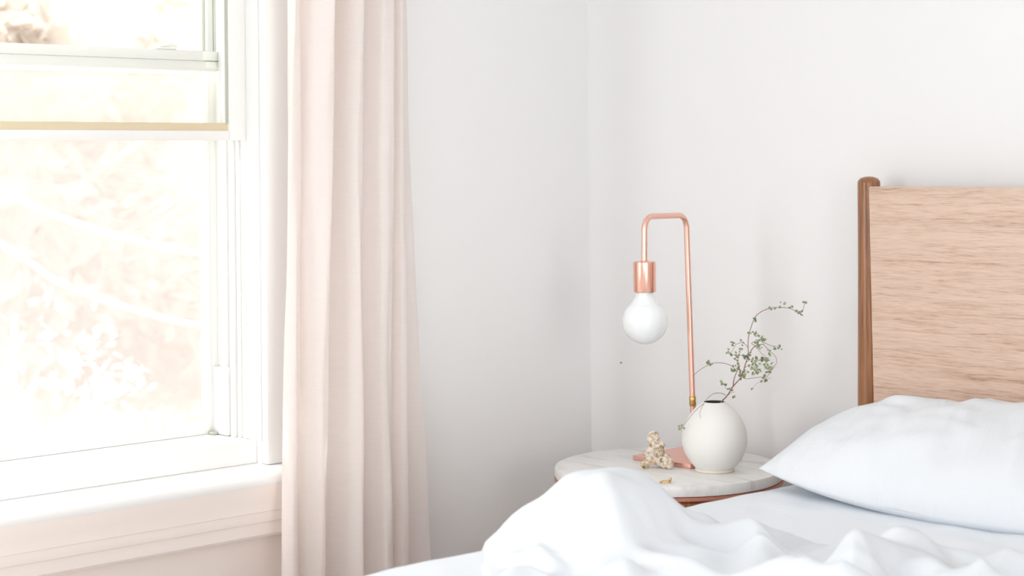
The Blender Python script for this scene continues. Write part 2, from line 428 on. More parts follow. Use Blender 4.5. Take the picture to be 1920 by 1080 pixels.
# panel: slightly narrower at its foot, rounded edges
bm = bmesh.new()
pts = [(0.760, 1.0985), (0.766, 0.73), (0.769, 0.40), (2.271, 0.40), (2.274, 0.73), (2.280, 1.0985)]
yf, yb = HB_Y - 0.0215, HB_Y - 0.0025
Fv = [bm.verts.new(rel((x, yf, z), BL)) for x, z in pts]; Bv = [bm.verts.new(rel((x, yb, z), BL)) for x, z in pts]
n = len(pts)
for i in range(n): bm.faces.new((Fv[i], Fv[(i + 1) % n], Bv[(i + 1) % n], Bv[i]))
bm.faces.new(Fv[::-1]); bm.faces.new(Bv)
bmesh.ops.recalc_face_normals(bm, faces=bm.faces)
bmesh.ops.bevel(bm, geom=list(bm.edges), offset=0.0015, segments=2, affect='EDGES')
obj('headboard_panel', bm, M['panel'], bed, True, 0.5)
def bpart(name, lst, material, bev=0.004):
    bm = bmesh.new()
    for lo, hi in lst: box(bm, rel(lo, BL), rel(hi, BL), bev)
    return obj(name, bm, material, bed, True, 0.6)
bpart('side_rail', [((0.765, -2.12, 0.22), (0.79, -0.09, 0.36))], M['post'])
bpart('side_rail', [((2.25, -2.12, 0.22), (2.275, -0.09, 0.36))], M['post'])
bpart('foot_rail', [((0.79, -2.12, 0.22), (2.25, -2.095, 0.36))], M['post'])
bpart('slat_base', [((0.79, -2.095, 0.31), (2.25, -0.09, 0.335))], M['post'])
for x in (0.80, 2.24):
    lathe('leg', [(0, 0), (0.014, 0), (0.022, 0.22), (0, 0.22)], 20, M['post'], bed, 0.8, rel((x, -2.09, 0), BL))

# mattress with its sheet
MT = 0.618
mroot = empty('mattress', (1.52, -1.1, 0.337)); tag(mroot, 'mattress under a smooth white fitted sheet on the bed', 'mattress')
bm = bmesh.new(); box(bm, (-0.755, -0.975, 0.0), (0.755, 0.985, 0.272), 0.04, 5)
obj('mattress_body', bm, M['mattress'], mroot, True)
def rounded_slab(cx, cy, hx, hy, z0, z1, r, nx, ny, fn):
    """top sheet: grid whose rim bends down over the sides"""
    us = np.linspace(-1, 1, nx); vs = np.linspace(-1, 1, ny)
    V = np.zeros((nx, ny, 3))
    drop = z1 - z0
    def bend(s, h):      # s in [-1,1] -> position, drop
        L = h - r + PI / 2 * r + (drop - r)
        a = abs(s) * L
        if a < h - r: return math.copysign(a, s), 0.0
        a -= h - r
        if a < PI / 2 * r:
            th = a / r; return math.copysign(h - r + r * math.sin(th), s), r * (1 - math.cos(th))
        return math.copysign(h, s), r + (a - PI / 2 * r)
    for i, u in enumerate(us):
        x, dx = bend(u, hx)
        for j, v in enumerate(vs):
            y, dy = bend(v, hy)
            d = min(dx + dy, drop)
            V[i, j] = (cx + x, cy + y, z1 - d + fn(cx + x, cy + y, d))
    return V
def sheet_fn(x, y, d):
    k = math.exp(-d / 0.03)
    e = 0.0040 * noise.noise(Vector((x * 7, y * 5, 0))) + 0.0030 * noise.noise(Vector((x * 16 + y * 9, y * 15 - x * 5, 2)))
    return e * k
V = rounded_slab(1.52, -1.1, 0.772, 0.995, 0.40, MT, 0.035, 260, 300, sheet_fn)
V -= np.array((1.52, -1.1, 0.337))
grid_mesh('fitted_sheet', V, M['sheet'], mroot)

# ------------------------------------------------------------------ duvet
def seg_dist(X, Y, a, b):
    ax, ay = a; bx, by = b; dx, dy = bx - ax, by - ay
    t = np.clip(((X - ax) * dx + (Y - ay) * dy) / (dx * dx + dy * dy), 0, 1)
    return np.hypot(X - ax - t * dx, Y - ay - t * dy), t
def poly_dist(X, Y, pts):
    best = None
    n = len(pts) - 1
    for i in range(n):
        d, t = seg_dist(X, Y, pts[i], pts[i + 1])
        s = (i + t) / n
        if best is None: best, bs = d, s
        else:
            k = d < best; best = np.where(k, d, best); bs = np.where(k, s, bs)
    return best, bs
def sdf_poly(X, Y, pts):
    d, _ = poly_dist(X, Y, pts + [pts[0]])
    inside = np.zeros(X.shape, bool); n = len(pts)
    for i in range(n):
        (x0, y0), (x1, y1) = pts[i], pts[(i + 1) % n]
        c = ((y0 > Y) != (y1 > Y)) & (X < (x1 - x0) * (Y - y0) / (y1 - y0 + 1e-12) + x0)
        inside ^= c
    return np.where(inside, d, -d)
def vnoise(X, Y, sc, seed, oct=3):
    rng = np.random.RandomState(seed); out = np.zeros_like(X); amp = 1.0
    for o in range(oct):
        G = rng.rand(64, 64) * 2 - 1
        x = X * sc * 2 ** o + 17.3 * o; y = Y * sc * 2 ** o + 5.1 * o
        xi = np.floor(x).astype(int); yi = np.floor(y).astype(int); fx = x - xi; fy = y - yi
        fx = fx * fx * fx * (fx * (fx * 6 - 15) + 10); fy = fy * fy * fy * (fy * (fy * 6 - 15) + 10)
        g = lambda a, b: G[a % 64, b % 64]
        out += amp * ((g(xi, yi) * (1 - fx) + g(xi + 1, yi) * fx) * (1 - fy) + (g(xi, yi + 1) * (1 - fx) + g(xi + 1, yi + 1) * fx) * fy)
        amp *= 0.5
    return out
EDGE = [(0.757, -0.972), (0.778, -0.925), (0.81, -0.875), (0.85, -0.82), (0.90, -0.768), (0.955, -0.728), (1.03, -0.69), (1.14, -0.635), (1.26, -0.605), (1.45, -0.58), (1.8, -0.57), (2.28, -0.56), (2.28, -2.05), (1.15, -2.05), (1.13, -1.5), (1.05, -1.26), (0.945, -1.145), (0.855, -1.065), (0.787, -1.002)]
RIDGES = [  # polyline on the bed, height, width
    ([(0.935, -0.905), (0.975, -0.94), (1.04, -0.99), (1.10, -1.05), (1.19, -1.13)], 0.016, 0.022),
    ([(0.885, -1.075), (0.932, -1.037), (0.992, -1.01), (1.02, -0.985)], 0.012, 0.016),
    ([(0.93, -1.085), (0.981, -1.111), (1.055, -1.128), (1.153, -1.163)], 0.012, 0.014),
    ([(0.835, -0.925), (0.845, -0.98), (0.875, -1.03), (0.900, -1.065)], 0.012, 0.018),
    ([(0.94, -0.80), (0.99, -0.766), (1.10, -0.79), (1.236, -0.78)], 0.014, 0.017),
    ([(1.03, -0.93), (1.09, -0.835), (1.188, -0.805), (1.236, -0.78)], 0.011, 0.014),
    ([(1.236, -0.78), (1.15, -0.695), (1.06, -0.635)], 0.010, 0.013),
    ([(1.236, -0.78), (1.327, -0.894), (1.36, -1.0)], 0.010, 0.011),
    ([(1.236, -0.78), (1.28, -0.903), (1.298, -1.016)], 0.012, 0.012),
    ([(1.236, -0.78), (1.30, -0.82), (1.358, -0.863)], 0.011, 0.012),
    ([(1.236, -0.78), (1.23, -0.70), (1.30, -0.62)], 0.008, 0.014),
    ([(1.41, -0.753), (1.303, -0.669), (1.23, -0.65)], 0.012, 0.014),
    ([(1.41, -0.753), (1.377, -0.66), (1.357, -0.60)], 0.010, 0.012),
    ([(1.41, -0.753), (1.447, -0.867), (1.50, -1.0)], 0.012, 0.013),
    ([(1.41, -0.753), (1.484, -0.793), (1.6, -0.82)], 0.012, 0.013),
    ([(1.41, -0.753), (1.35, -0.79), (1.28, -0.84)], 0.009, 0.012),
    ([(1.41, -0.753), (1.377, -0.825), (1.379, -0.935)], 0.012, 0.013),
    ([(1.253, -0.91), (1.212, -0.921), (1.20, -0.96), (1.269, -1.028)], 0.011, 0.013),
    ([(1.10, -1.05), (1.13, -0.98), (1.18, -0.94)], 0.008, 0.012),
]
for k in range(46):   # folds over the part nearer the foot of the bed
    x, y = random.uniform(1.0, 2.25), random.uniform(-2.0, -1.15) if k % 3 else random.uniform(-2.0, -0.7)
    if x < 1.55 and y > -1.15: x += 0.6
    a = random.uniform(0, PI); L = random.uniform(0.08, 0.2)
    RIDGES.append(([(x, y), (x + L * math.cos(a), y + L * math.sin(a)), (x + 1.8 * L * math.cos(a + 0.5), y + 1.8 * L * math.sin(a + 0.5))], random.uniform(0.008, 0.016), random.uniform(0.012, 0.022)))
# crumple relief of the cotton cover: heights of a slack cloth in tenths of a millimetre, one number every 8 mm
CR = np.array([
[499,498,497,496,496,494,493,493,492,492,493,494,494,494,494,492,490,488,486,483,482,481,481,481,481,482,482,483,483,484,485,486,487,488,489,489,490,489,487,485,483,481,478,476,473,471,470,470,471,473,475,477,478,479,480,481,481,480,478,477,476,475,475,475,475,475,474,473,472,470,469,468,468,468,468,468,468,468,468,468,468,468,469,470,470,471,471,470,469,468,467,468,469,470,473,475,477,481,484,487,487,486,484,481,478,476,474,472,473,474,476,477,480,482,485,488,492],
[498,496,495,494,492,489,487,485,484,484,485,486,486,485,482,479,475,471,467,464,462,462,462,463,464,464,465,467,468,469,471,473,475,477,479,479,478,475,471,467,462,458,453,448,444,440,439,440,443,447,450,453,455,457,459,460,460,459,456,454,451,450,449,449,448,448,447,445,442,439,438,437,437,437,438,438,437,436,435,435,435,435,436,438,440,441,441,441,439,438,439,441,444,447,451,455,460,465,471,475,474,471,466,462,457,453,450,450,452,456,459,463,467,471,476,481,487],
[496,494,492,490,486,482,478,476,474,474,474,474,472,468,463,457,451,446,441,438,437,438,439,441,443,444,446,448,450,453,456,459,462,465,466,465,462,456,448,441,434,427,419,412,406,402,402,404,408,414,419,422,425,428,431,434,434,433,429,426,422,419,417,415,415,414,412,409,405,401,399,398,398,399,400,400,398,396,394,394,395,396,398,400,402,404,405,405,405,405,408,413,419,424,429,435,442,449,456,460,459,453,445,437,431,426,424,427,434,441,447,452,458,464,470,476,484],
[494,490,487,484,480,474,469,466,463,462,460,457,451,444,437,430,424,419,415,413,414,416,419,422,425,427,430,432,435,439,443,447,451,453,452,449,442,432,421,411,402,393,383,375,369,366,367,370,376,382,387,391,394,398,403,407,409,408,405,400,395,390,386,383,381,380,377,374,370,365,363,362,362,362,363,363,361,358,357,357,359,362,366,369,371,371,372,373,374,378,385,395,404,411,416,423,431,438,445,447,443,434,424,415,407,402,402,409,421,431,440,448,456,463,470,476,484],
[492,487,481,477,472,466,460,455,451,447,442,435,427,419,411,405,400,396,394,395,397,401,405,410,414,417,419,422,425,429,433,437,439,440,436,428,417,403,389,378,369,359,349,341,337,335,337,341,347,353,358,361,365,369,374,380,384,386,384,380,374,367,360,355,352,349,346,342,338,334,332,332,331,332,332,331,329,326,326,329,334,340,347,352,352,350,348,348,350,357,368,383,395,404,411,418,426,432,436,436,429,417,405,394,386,381,382,391,404,418,430,441,452,461,470,478,487],
[491,484,476,470,464,458,451,444,438,431,423,414,405,398,392,387,384,382,381,383,386,391,397,402,408,412,414,416,418,421,424,426,426,422,415,402,386,369,356,346,337,327,318,311,308,308,311,315,320,325,329,332,335,340,346,353,360,365,366,362,355,347,338,331,325,321,317,313,309,306,305,305,305,305,305,303,301,300,302,307,316,326,336,342,343,338,332,329,330,338,352,369,385,396,405,414,422,427,429,426,415,401,387,376,367,361,362,369,382,397,411,424,437,451,465,479,489],
[491,483,474,465,458,450,442,433,424,415,406,398,391,385,381,379,377,377,377,379,383,388,394,401,407,412,413,413,413,413,414,412,407,399,387,370,351,335,324,315,308,300,290,284,282,284,287,290,294,298,301,303,306,310,316,325,335,343,348,346,340,330,320,311,302,296,290,286,283,281,280,281,282,282,282,280,279,279,282,291,303,316,328,336,336,330,321,313,312,318,332,351,369,384,396,407,416,420,420,415,402,386,371,359,350,344,342,346,356,369,383,397,414,434,457,476,489],
[491,483,473,463,453,444,433,422,411,402,395,390,387,385,383,383,383,384,384,385,387,391,398,404,411,414,415,413,409,405,400,392,381,369,352,334,316,304,296,290,284,276,268,262,260,261,263,265,268,272,275,276,277,280,286,296,309,321,329,331,326,317,306,295,284,275,268,262,258,256,256,258,260,261,261,261,260,262,268,279,293,309,321,328,329,322,310,299,293,296,308,327,346,364,379,393,404,410,410,403,389,371,354,342,333,327,325,326,332,341,353,367,389,416,445,469,485],
[491,483,472,461,449,437,423,410,399,392,389,389,391,393,394,396,398,399,398,397,396,399,404,410,415,417,416,411,403,392,380,366,351,334,317,300,286,278,272,268,263,256,248,242,239,238,239,240,242,246,250,252,251,252,257,268,282,297,308,313,312,304,293,281,268,257,248,241,237,234,234,235,237,240,242,243,245,248,255,268,284,299,311,318,317,309,296,281,272,271,281,299,318,337,355,373,387,395,396,390,375,356,338,325,316,311,309,310,313,318,326,340,365,397,431,459,479],
[491,483,471,459,445,430,413,398,388,385,389,396,403,408,413,416,418,419,416,412,408,408,411,415,417,417,412,403,389,372,353,334,316,299,283,270,261,256,253,250,246,241,234,228,224,221,219,219,219,223,228,230,229,228,231,241,255,272,286,294,295,290,280,268,254,241,232,226,221,218,215,215,217,220,224,227,229,234,243,256,272,286,296,301,300,290,276,260,249,246,253,269,287,306,326,347,364,375,379,375,362,342,323,309,301,296,296,297,298,300,306,320,347,381,416,447,472],
[491,483,471,457,441,421,401,384,378,382,395,409,421,429,436,440,441,440,435,427,420,416,414,412,410,405,396,381,361,339,318,299,281,267,255,246,241,239,238,238,236,233,230,226,222,219,218,217,214,211,211,213,212,209,209,217,230,246,261,271,275,273,266,255,241,229,223,221,219,215,209,204,202,204,207,211,214,219,227,239,253,265,274,277,275,265,251,236,225,222,228,241,257,276,296,316,335,349,357,358,347,330,312,298,290,286,286,287,289,290,296,310,336,368,403,436,464],
[492,482,470,455,435,412,388,371,368,379,400,421,437,449,457,462,462,458,449,438,426,416,407,398,389,379,365,346,323,301,281,265,251,240,233,228,227,228,229,230,232,232,233,232,231,231,234,235,226,212,202,199,197,194,192,197,207,222,237,248,254,255,251,242,230,222,220,225,227,223,213,203,195,193,194,196,198,202,207,217,227,237,244,247,245,236,224,212,204,202,206,216,231,248,266,286,304,320,332,337,332,319,303,291,284,281,281,282,283,286,293,307,331,361,394,427,456],
[491,482,469,452,429,402,375,358,357,372,399,426,447,462,471,476,475,468,455,439,422,404,387,371,355,340,322,302,282,264,249,238,229,222,219,219,220,222,224,227,230,235,239,243,246,251,259,262,252,228,206,193,187,183,180,182,189,200,214,225,233,236,235,229,220,217,222,233,239,237,224,209,195,186,183,183,183,183,185,190,197,204,209,212,211,205,198,190,186,185,188,195,206,222,241,259,277,293,306,315,315,308,298,289,284,282,281,281,283,288,297,311,333,360,390,421,450],
[491,481,467,448,422,392,364,347,346,360,388,418,443,458,467,471,468,458,442,420,397,373,350,329,310,293,277,261,248,237,229,222,218,216,216,218,221,223,224,225,229,235,244,253,260,269,281,289,283,256,225,200,186,178,174,173,177,184,195,204,212,217,218,216,212,215,226,241,251,250,237,218,198,184,176,172,169,167,166,166,169,172,176,179,180,178,176,175,175,176,177,178,186,200,220,239,255,269,282,292,296,297,294,291,289,289,288,289,291,298,307,320,340,364,390,418,445],
[491,480,464,443,414,382,354,339,336,348,372,400,423,436,442,443,437,424,405,380,353,327,304,283,265,251,240,231,225,221,217,215,214,215,217,221,225,226,225,223,225,231,241,254,267,280,295,308,309,288,254,218,194,180,173,170,170,174,181,187,193,198,202,203,205,213,229,248,262,262,248,226,201,181,169,162,158,154,151,149,148,149,152,154,157,160,163,167,171,173,171,167,168,180,200,218,233,244,255,264,273,280,286,290,295,298,300,301,305,311,320,332,349,370,393,417,442],
[490,479,461,436,406,374,348,334,331,338,355,374,390,397,397,392,382,367,347,323,299,277,257,242,229,222,217,215,214,213,211,211,211,212,216,221,225,226,223,218,216,220,230,245,262,280,299,318,328,316,285,245,211,189,177,172,170,171,175,179,182,185,189,194,200,213,233,255,270,271,255,230,201,177,161,152,148,144,141,137,135,135,137,139,144,150,158,165,171,173,168,158,152,159,177,193,203,210,217,227,241,256,271,284,295,304,310,315,320,327,334,346,362,380,399,420,442],
[489,476,456,430,399,369,346,335,331,334,340,347,351,347,338,326,313,298,282,265,249,235,223,215,211,209,209,209,210,209,206,204,202,202,204,210,216,217,213,206,201,202,209,224,243,265,288,312,331,330,309,272,232,202,184,178,177,181,186,189,188,186,186,189,197,212,234,258,273,273,254,226,196,170,153,144,140,138,134,129,126,125,126,130,136,145,156,166,172,172,163,147,135,137,149,159,162,163,168,179,198,221,245,266,284,300,313,323,332,340,348,360,374,390,406,424,444],
[487,473,450,423,394,369,350,341,337,336,334,328,317,301,282,265,251,239,228,219,211,206,203,203,204,206,207,208,206,203,198,192,187,185,187,193,199,201,197,189,181,178,182,195,214,237,263,292,318,329,320,291,250,214,192,185,188,198,208,212,208,199,191,188,194,208,231,255,268,265,244,216,185,161,146,139,136,134,129,123,118,115,116,119,127,138,152,164,169,167,155,136,119,114,119,123,122,119,123,135,156,183,213,240,265,286,306,322,336,348,359,371,385,399,414,430,448],
[486,469,445,418,393,372,359,353,350,346,337,320,297,268,240,218,204,194,189,186,187,189,194,200,205,208,208,206,201,194,185,176,169,166,168,173,179,180,176,168,159,154,153,162,177,197,224,256,288,310,313,294,258,221,195,189,197,213,228,235,230,215,198,187,187,199,220,241,251,245,224,197,172,154,143,139,138,135,129,120,112,106,105,108,116,129,145,157,162,158,144,124,106,96,95,95,92,91,94,104,124,151,181,211,239,264,288,311,332,349,364,378,392,406,420,435,451],
[483,465,441,416,395,381,372,370,368,363,349,324,290,249,213,186,171,164,162,166,173,182,193,202,208,208,206,200,190,179,167,156,149,146,148,153,158,159,155,147,138,131,127,130,139,154,176,206,239,267,280,272,244,212,188,183,194,214,234,243,238,219,196,178,173,181,199,216,222,214,196,176,159,149,146,147,148,143,135,123,111,100,96,97,104,119,135,147,152,148,135,117,100,89,85,84,83,82,85,93,110,132,159,186,212,236,261,288,315,340,362,380,395,410,424,438,454],
[481,462,438,416,401,391,387,387,385,378,361,330,288,238,195,164,149,144,146,154,166,180,193,203,208,206,199,189,176,161,147,135,129,127,129,134,138,138,135,129,121,113,108,106,109,117,132,155,183,212,230,231,213,189,170,167,179,200,222,233,228,207,181,160,153,159,174,186,189,181,168,156,148,147,151,156,157,152,142,127,112,98,90,89,96,110,126,140,146,144,134,120,104,93,88,87,86,86,89,95,108,126,148,170,191,211,232,258,288,320,350,375,394,410,426,441,456],
[480,461,438,419,407,402,400,399,395,386,367,334,286,231,184,152,138,134,139,149,164,179,193,202,204,199,189,174,157,140,126,116,111,110,113,117,120,120,118,114,108,102,96,92,91,93,100,113,132,156,174,179,170,155,144,144,155,173,195,208,205,183,156,136,131,138,150,159,159,153,146,141,140,145,153,161,162,156,146,130,114,98,89,86,91,105,122,137,146,148,143,132,120,109,103,100,99,100,102,108,119,133,149,166,182,197,213,232,258,291,327,360,385,406,425,441,458],
[480,461,439,422,414,409,406,400,391,381,362,330,283,227,179,149,136,134,139,150,164,179,190,196,196,187,173,155,137,120,107,100,97,98,101,104,106,106,106,104,101,97,94,91,88,86,87,92,101,113,125,130,127,122,118,122,131,144,161,173,172,153,130,115,115,124,135,140,139,135,131,130,132,140,149,156,157,152,142,128,113,98,88,85,90,105,123,142,155,163,163,157,147,136,130,126,125,125,129,135,145,158,172,187,202,216,225,231,243,267,300,336,368,396,419,439,457],
[480,461,441,427,419,413,405,392,377,366,350,322,277,223,177,150,140,140,145,154,166,177,185,189,185,173,156,136,118,104,94,89,89,90,93,95,97,97,98,98,98,98,97,95,93,90,87,86,88,91,94,97,98,98,100,107,116,123,132,140,139,124,109,103,109,119,128,131,128,124,122,121,124,131,139,145,145,142,134,122,109,97,89,87,93,108,128,150,170,184,190,188,181,172,165,161,159,161,166,175,188,202,218,235,252,265,267,259,252,260,282,314,349,382,410,434,455],
[480,463,445,431,423,412,397,375,357,345,333,309,268,217,176,154,148,149,154,161,169,176,181,181,174,159,140,121,105,94,88,87,88,91,94,95,95,95,95,97,99,102,104,104,102,99,94,89,85,83,84,85,86,87,91,101,112,115,115,115,112,105,101,105,116,126,132,129,123,118,114,113,114,119,125,130,130,128,123,115,105,96,91,90,97,114,137,163,189,209,221,223,219,211,204,200,199,203,212,225,242,260,280,300,317,328,323,304,282,272,279,300,333,367,399,427,451],
[481,465,448,435,424,407,384,356,335,323,311,289,252,208,175,161,160,162,167,172,176,180,180,176,166,150,131,114,103,96,94,95,99,103,106,106,103,100,99,100,103,107,111,113,112,109,102,94,87,84,85,88,89,87,88,100,114,118,113,108,105,106,112,124,135,142,142,133,122,113,108,105,106,109,112,116,117,116,114,109,104,98,95,96,104,122,149,180,211,236,253,259,258,252,245,241,241,247,259,275,295,317,339,360,375,382,374,351,321,297,290,299,324,355,388,418,446],
[482,468,452,438,423,400,369,338,315,301,289,267,233,199,177,171,173,178,182,185,187,186,182,174,162,146,130,117,110,108,109,114,119,123,125,123,116,110,105,104,106,110,115,118,119,116,109,98,89,86,90,95,96,91,88,99,116,125,121,115,114,122,135,148,154,155,148,135,122,112,106,102,101,101,102,104,107,108,109,108,105,103,102,104,113,133,162,197,232,261,282,291,293,289,283,279,280,287,300,317,337,360,383,402,416,421,413,391,358,327,308,306,321,346,378,410,440],
[484,471,455,440,420,392,357,323,299,283,268,246,217,194,184,184,189,195,199,199,196,190,182,173,161,148,136,128,126,128,134,140,146,150,149,143,133,121,112,106,105,108,113,118,120,119,111,100,90,89,94,102,103,96,90,99,119,134,133,131,134,147,159,163,160,156,148,136,125,118,113,109,104,99,96,95,97,101,104,107,108,108,109,112,122,144,176,213,249,281,304,316,321,320,316,313,314,320,331,346,365,386,408,428,443,449,443,423,391,356,330,318,323,341,369,402,435],
[485,473,458,441,416,384,347,312,287,269,252,233,212,200,197,202,208,212,212,206,198,188,180,172,163,155,150,149,153,161,169,177,182,182,176,165,150,134,119,108,103,102,106,112,116,116,110,100,90,89,96,104,106,99,91,99,121,142,149,152,159,167,167,159,150,147,144,141,139,138,136,130,120,107,96,90,90,93,98,103,107,110,113,118,129,151,182,219,255,286,311,327,336,339,339,339,340,345,353,364,379,398,419,439,456,467,465,449,419,384,355,336,331,340,363,396,429],
[487,475,459,439,412,377,339,306,280,260,244,228,216,212,215,222,226,225,218,206,194,184,178,174,171,169,171,178,190,202,213,219,220,215,204,187,168,146,127,111,101,97,98,104,109,111,107,99,90,88,94,102,105,99,92,100,124,151,165,172,177,172,158,142,137,140,148,157,166,172,171,162,145,123,104,92,87,88,92,97,103,108,113,120,131,152,181,214,247,278,305,325,339,348,354,358,363,367,372,379,390,404,423,443,463,477,481,471,446,414,383,358,345,345,361,391,424],
[488,476,458,436,406,371,334,302,277,257,243,233,228,230,235,240,240,232,217,200,187,180,180,182,185,191,203,219,236,252,263,265,260,249,231,210,185,159,134,113,99,92,91,96,103,106,105,99,91,87,90,97,101,98,93,103,130,161,180,188,182,159,136,124,130,144,163,186,205,215,213,199,175,145,119,100,91,87,89,93,98,103,109,117,128,146,170,198,229,258,287,311,332,349,362,373,382,389,394,398,403,412,426,444,464,482,492,490,471,443,413,385,364,354,361,388,421],
[488,474,455,429,398,364,330,301,277,259,249,244,245,249,254,254,246,229,209,192,183,182,188,197,208,224,245,268,290,306,314,311,300,282,259,232,203,172,143,117,100,90,87,92,99,106,107,102,94,88,87,91,95,95,94,108,139,172,191,189,164,132,114,116,135,163,196,228,252,263,255,234,204,169,138,114,101,94,92,94,96,99,103,109,117,131,149,172,198,227,257,287,316,342,364,383,399,411,419,424,426,429,436,448,464,484,500,503,490,466,438,410,384,366,365,387,419],
[487,472,449,422,391,359,328,301,280,265,258,259,263,267,268,262,245,222,200,187,183,188,201,219,238,263,292,322,345,359,364,356,339,315,287,256,223,188,154,125,105,92,88,93,102,111,114,110,101,92,87,87,89,90,94,115,149,184,194,174,135,106,102,120,155,196,240,277,300,306,292,265,228,189,155,129,114,105,101,100,101,101,101,102,105,112,124,141,164,191,222,258,295,330,362,389,412,431,444,452,454,454,454,459,469,486,505,512,501,479,453,426,398,375,370,389,419],
[485,467,442,414,384,355,327,303,284,273,271,275,281,282,277,264,241,215,195,186,188,200,221,246,274,307,341,374,397,410,411,399,377,349,316,281,245,207,171,139,116,101,96,101,112,123,128,125,114,101,90,85,85,87,95,122,160,193,188,150,105,90,103,137,189,243,293,327,345,343,323,289,248,206,171,144,127,118,113,112,111,110,106,102,98,97,102,112,131,155,187,227,270,315,354,388,419,444,463,477,482,482,479,477,481,493,511,517,505,481,456,430,402,379,373,391,419],
[482,463,436,408,381,354,329,306,290,282,285,291,296,292,281,262,236,211,194,191,199,218,247,279,312,350,388,421,444,455,454,439,414,383,347,310,273,234,196,163,138,122,116,122,133,145,151,148,135,117,100,89,84,86,98,130,171,197,176,128,91,91,119,172,240,302,349,376,383,373,345,307,263,221,185,158,140,130,125,125,125,125,120,111,102,94,91,94,107,127,157,197,245,295,340,380,415,445,470,489,500,504,502,499,499,506,517,518,501,473,448,424,399,380,376,393,419],
[480,460,433,406,380,355,331,309,295,291,297,304,306,298,281,258,231,209,197,200,214,240,275,312,350,391,430,463,485,495,492,475,448,416,379,342,304,265,227,194,168,152,146,151,163,176,182,178,162,139,115,96,87,87,103,140,181,197,165,117,90,103,148,220,299,360,400,416,413,393,358,317,273,232,197,170,151,140,135,135,137,139,135,126,114,101,92,89,94,109,133,170,218,270,319,362,400,434,463,486,502,510,513,513,513,517,520,512,489,460,436,416,396,381,379,395,420],
[480,459,433,407,382,357,332,311,298,297,304,311,311,298,277,252,227,209,203,212,233,265,305,346,387,428,468,500,520,528,524,505,478,445,408,371,333,296,260,227,203,187,181,188,200,212,218,212,194,166,136,109,94,93,112,153,189,195,157,114,97,125,187,273,353,408,438,443,429,400,360,316,274,237,205,177,158,145,139,141,145,149,148,142,131,117,104,95,94,100,117,146,188,236,284,329,369,405,437,464,483,496,504,509,512,514,511,497,471,444,423,407,393,383,382,396,420],
[480,460,434,409,384,360,336,314,302,301,308,313,310,293,270,245,225,214,214,229,257,294,337,381,423,463,501,532,550,555,548,528,500,466,429,392,355,319,286,256,234,220,216,224,236,247,250,242,223,193,159,128,109,107,128,166,192,187,149,115,111,154,229,317,388,433,453,449,427,391,347,304,266,234,204,178,158,144,138,140,146,154,158,157,150,137,124,112,105,104,111,130,158,195,236,277,316,353,387,417,440,458,471,480,486,490,487,474,452,430,414,403,393,386,386,399,421],
[480,461,436,411,388,364,341,321,308,305,310,312,304,285,262,241,227,223,230,251,283,324,370,414,456,495,530,558,572,575,566,544,514,479,441,405,369,335,304,277,258,247,246,254,265,274,275,265,245,215,181,149,129,127,147,176,187,171,137,117,128,182,259,338,398,436,450,439,411,371,327,285,251,223,196,171,151,138,132,135,143,154,163,168,166,159,147,135,124,117,116,123,138,160,189,222,255,290,324,356,382,405,423,437,449,458,460,452,438,422,411,403,396,390,391,402,423],
[481,462,438,414,391,370,349,330,316,310,310,307,295,275,255,240,233,235,248,274,310,353,399,443,482,519,551,575,587,587,575,551,519,483,445,409,374,342,314,291,275,268,268,276,286,292,290,278,258,230,198,168,150,149,164,175,169,147,126,122,145,201,269,335,387,421,432,417,386,345,301,263,232,207,181,158,139,127,122,126,135,149,163,174,180,179,172,162,149,138,129,126,129,138,155,176,201,229,259,289,318,344,367,388,407,423,433,435,429,420,412,406,400,396,396,406,426],
[481,463,439,415,394,374,356,339,325,315,309,300,285,267,252,242,240,246,264,294,332,374,417,458,495,528,557,579,589,587,573,547,514,477,439,403,370,341,315,295,283,278,279,286,293,296,290,278,259,235,209,184,169,166,167,159,142,125,121,132,161,209,264,317,362,394,405,388,357,316,274,237,207,183,160,138,123,113,109,113,122,136,154,171,186,194,195,189,178,164,150,139,133,132,139,150,165,184,207,232,259,286,313,339,365,389,409,421,426,422,417,411,406,402,402,411,430],
[482,463,440,416,395,376,360,346,332,318,306,292,277,262,250,243,243,253,274,306,343,382,422,459,493,524,552,572,580,577,562,535,502,464,426,391,360,332,310,292,282,278,279,284,287,287,279,267,252,233,213,194,182,171,156,133,116,114,127,150,181,219,258,298,336,365,375,359,327,287,246,210,180,157,136,118,106,99,97,99,107,119,138,161,184,201,211,213,205,192,175,158,144,135,133,135,142,153,168,187,211,237,265,296,328,360,389,412,425,427,422,417,412,408,408,418,436],
[482,463,439,415,394,375,361,349,336,321,302,283,267,255,245,239,241,254,277,307,341,376,411,444,476,506,533,553,561,558,543,517,483,445,408,374,344,318,298,282,272,267,267,268,268,265,256,247,237,225,212,199,186,164,133,107,103,118,146,176,205,233,258,283,312,338,347,330,298,259,219,183,154,132,114,101,93,89,88,89,94,103,120,145,174,200,220,230,228,218,200,179,160,144,134,129,127,131,138,151,170,194,222,255,293,332,371,404,425,431,428,423,418,415,416,426,443],
[482,462,438,413,391,374,362,353,341,323,298,273,253,240,232,229,235,249,271,297,324,353,382,412,443,474,502,523,533,531,517,492,460,423,386,352,323,299,279,264,253,247,244,243,240,235,229,223,218,213,206,196,177,146,111,97,109,138,172,203,228,245,257,270,293,314,320,303,272,234,195,159,131,112,98,90,87,87,88,89,89,93,105,127,158,191,219,239,245,240,225,203,180,159,144,132,123,118,118,123,136,154,178,211,252,298,346,389,418,429,429,426,422,421,423,434,450],
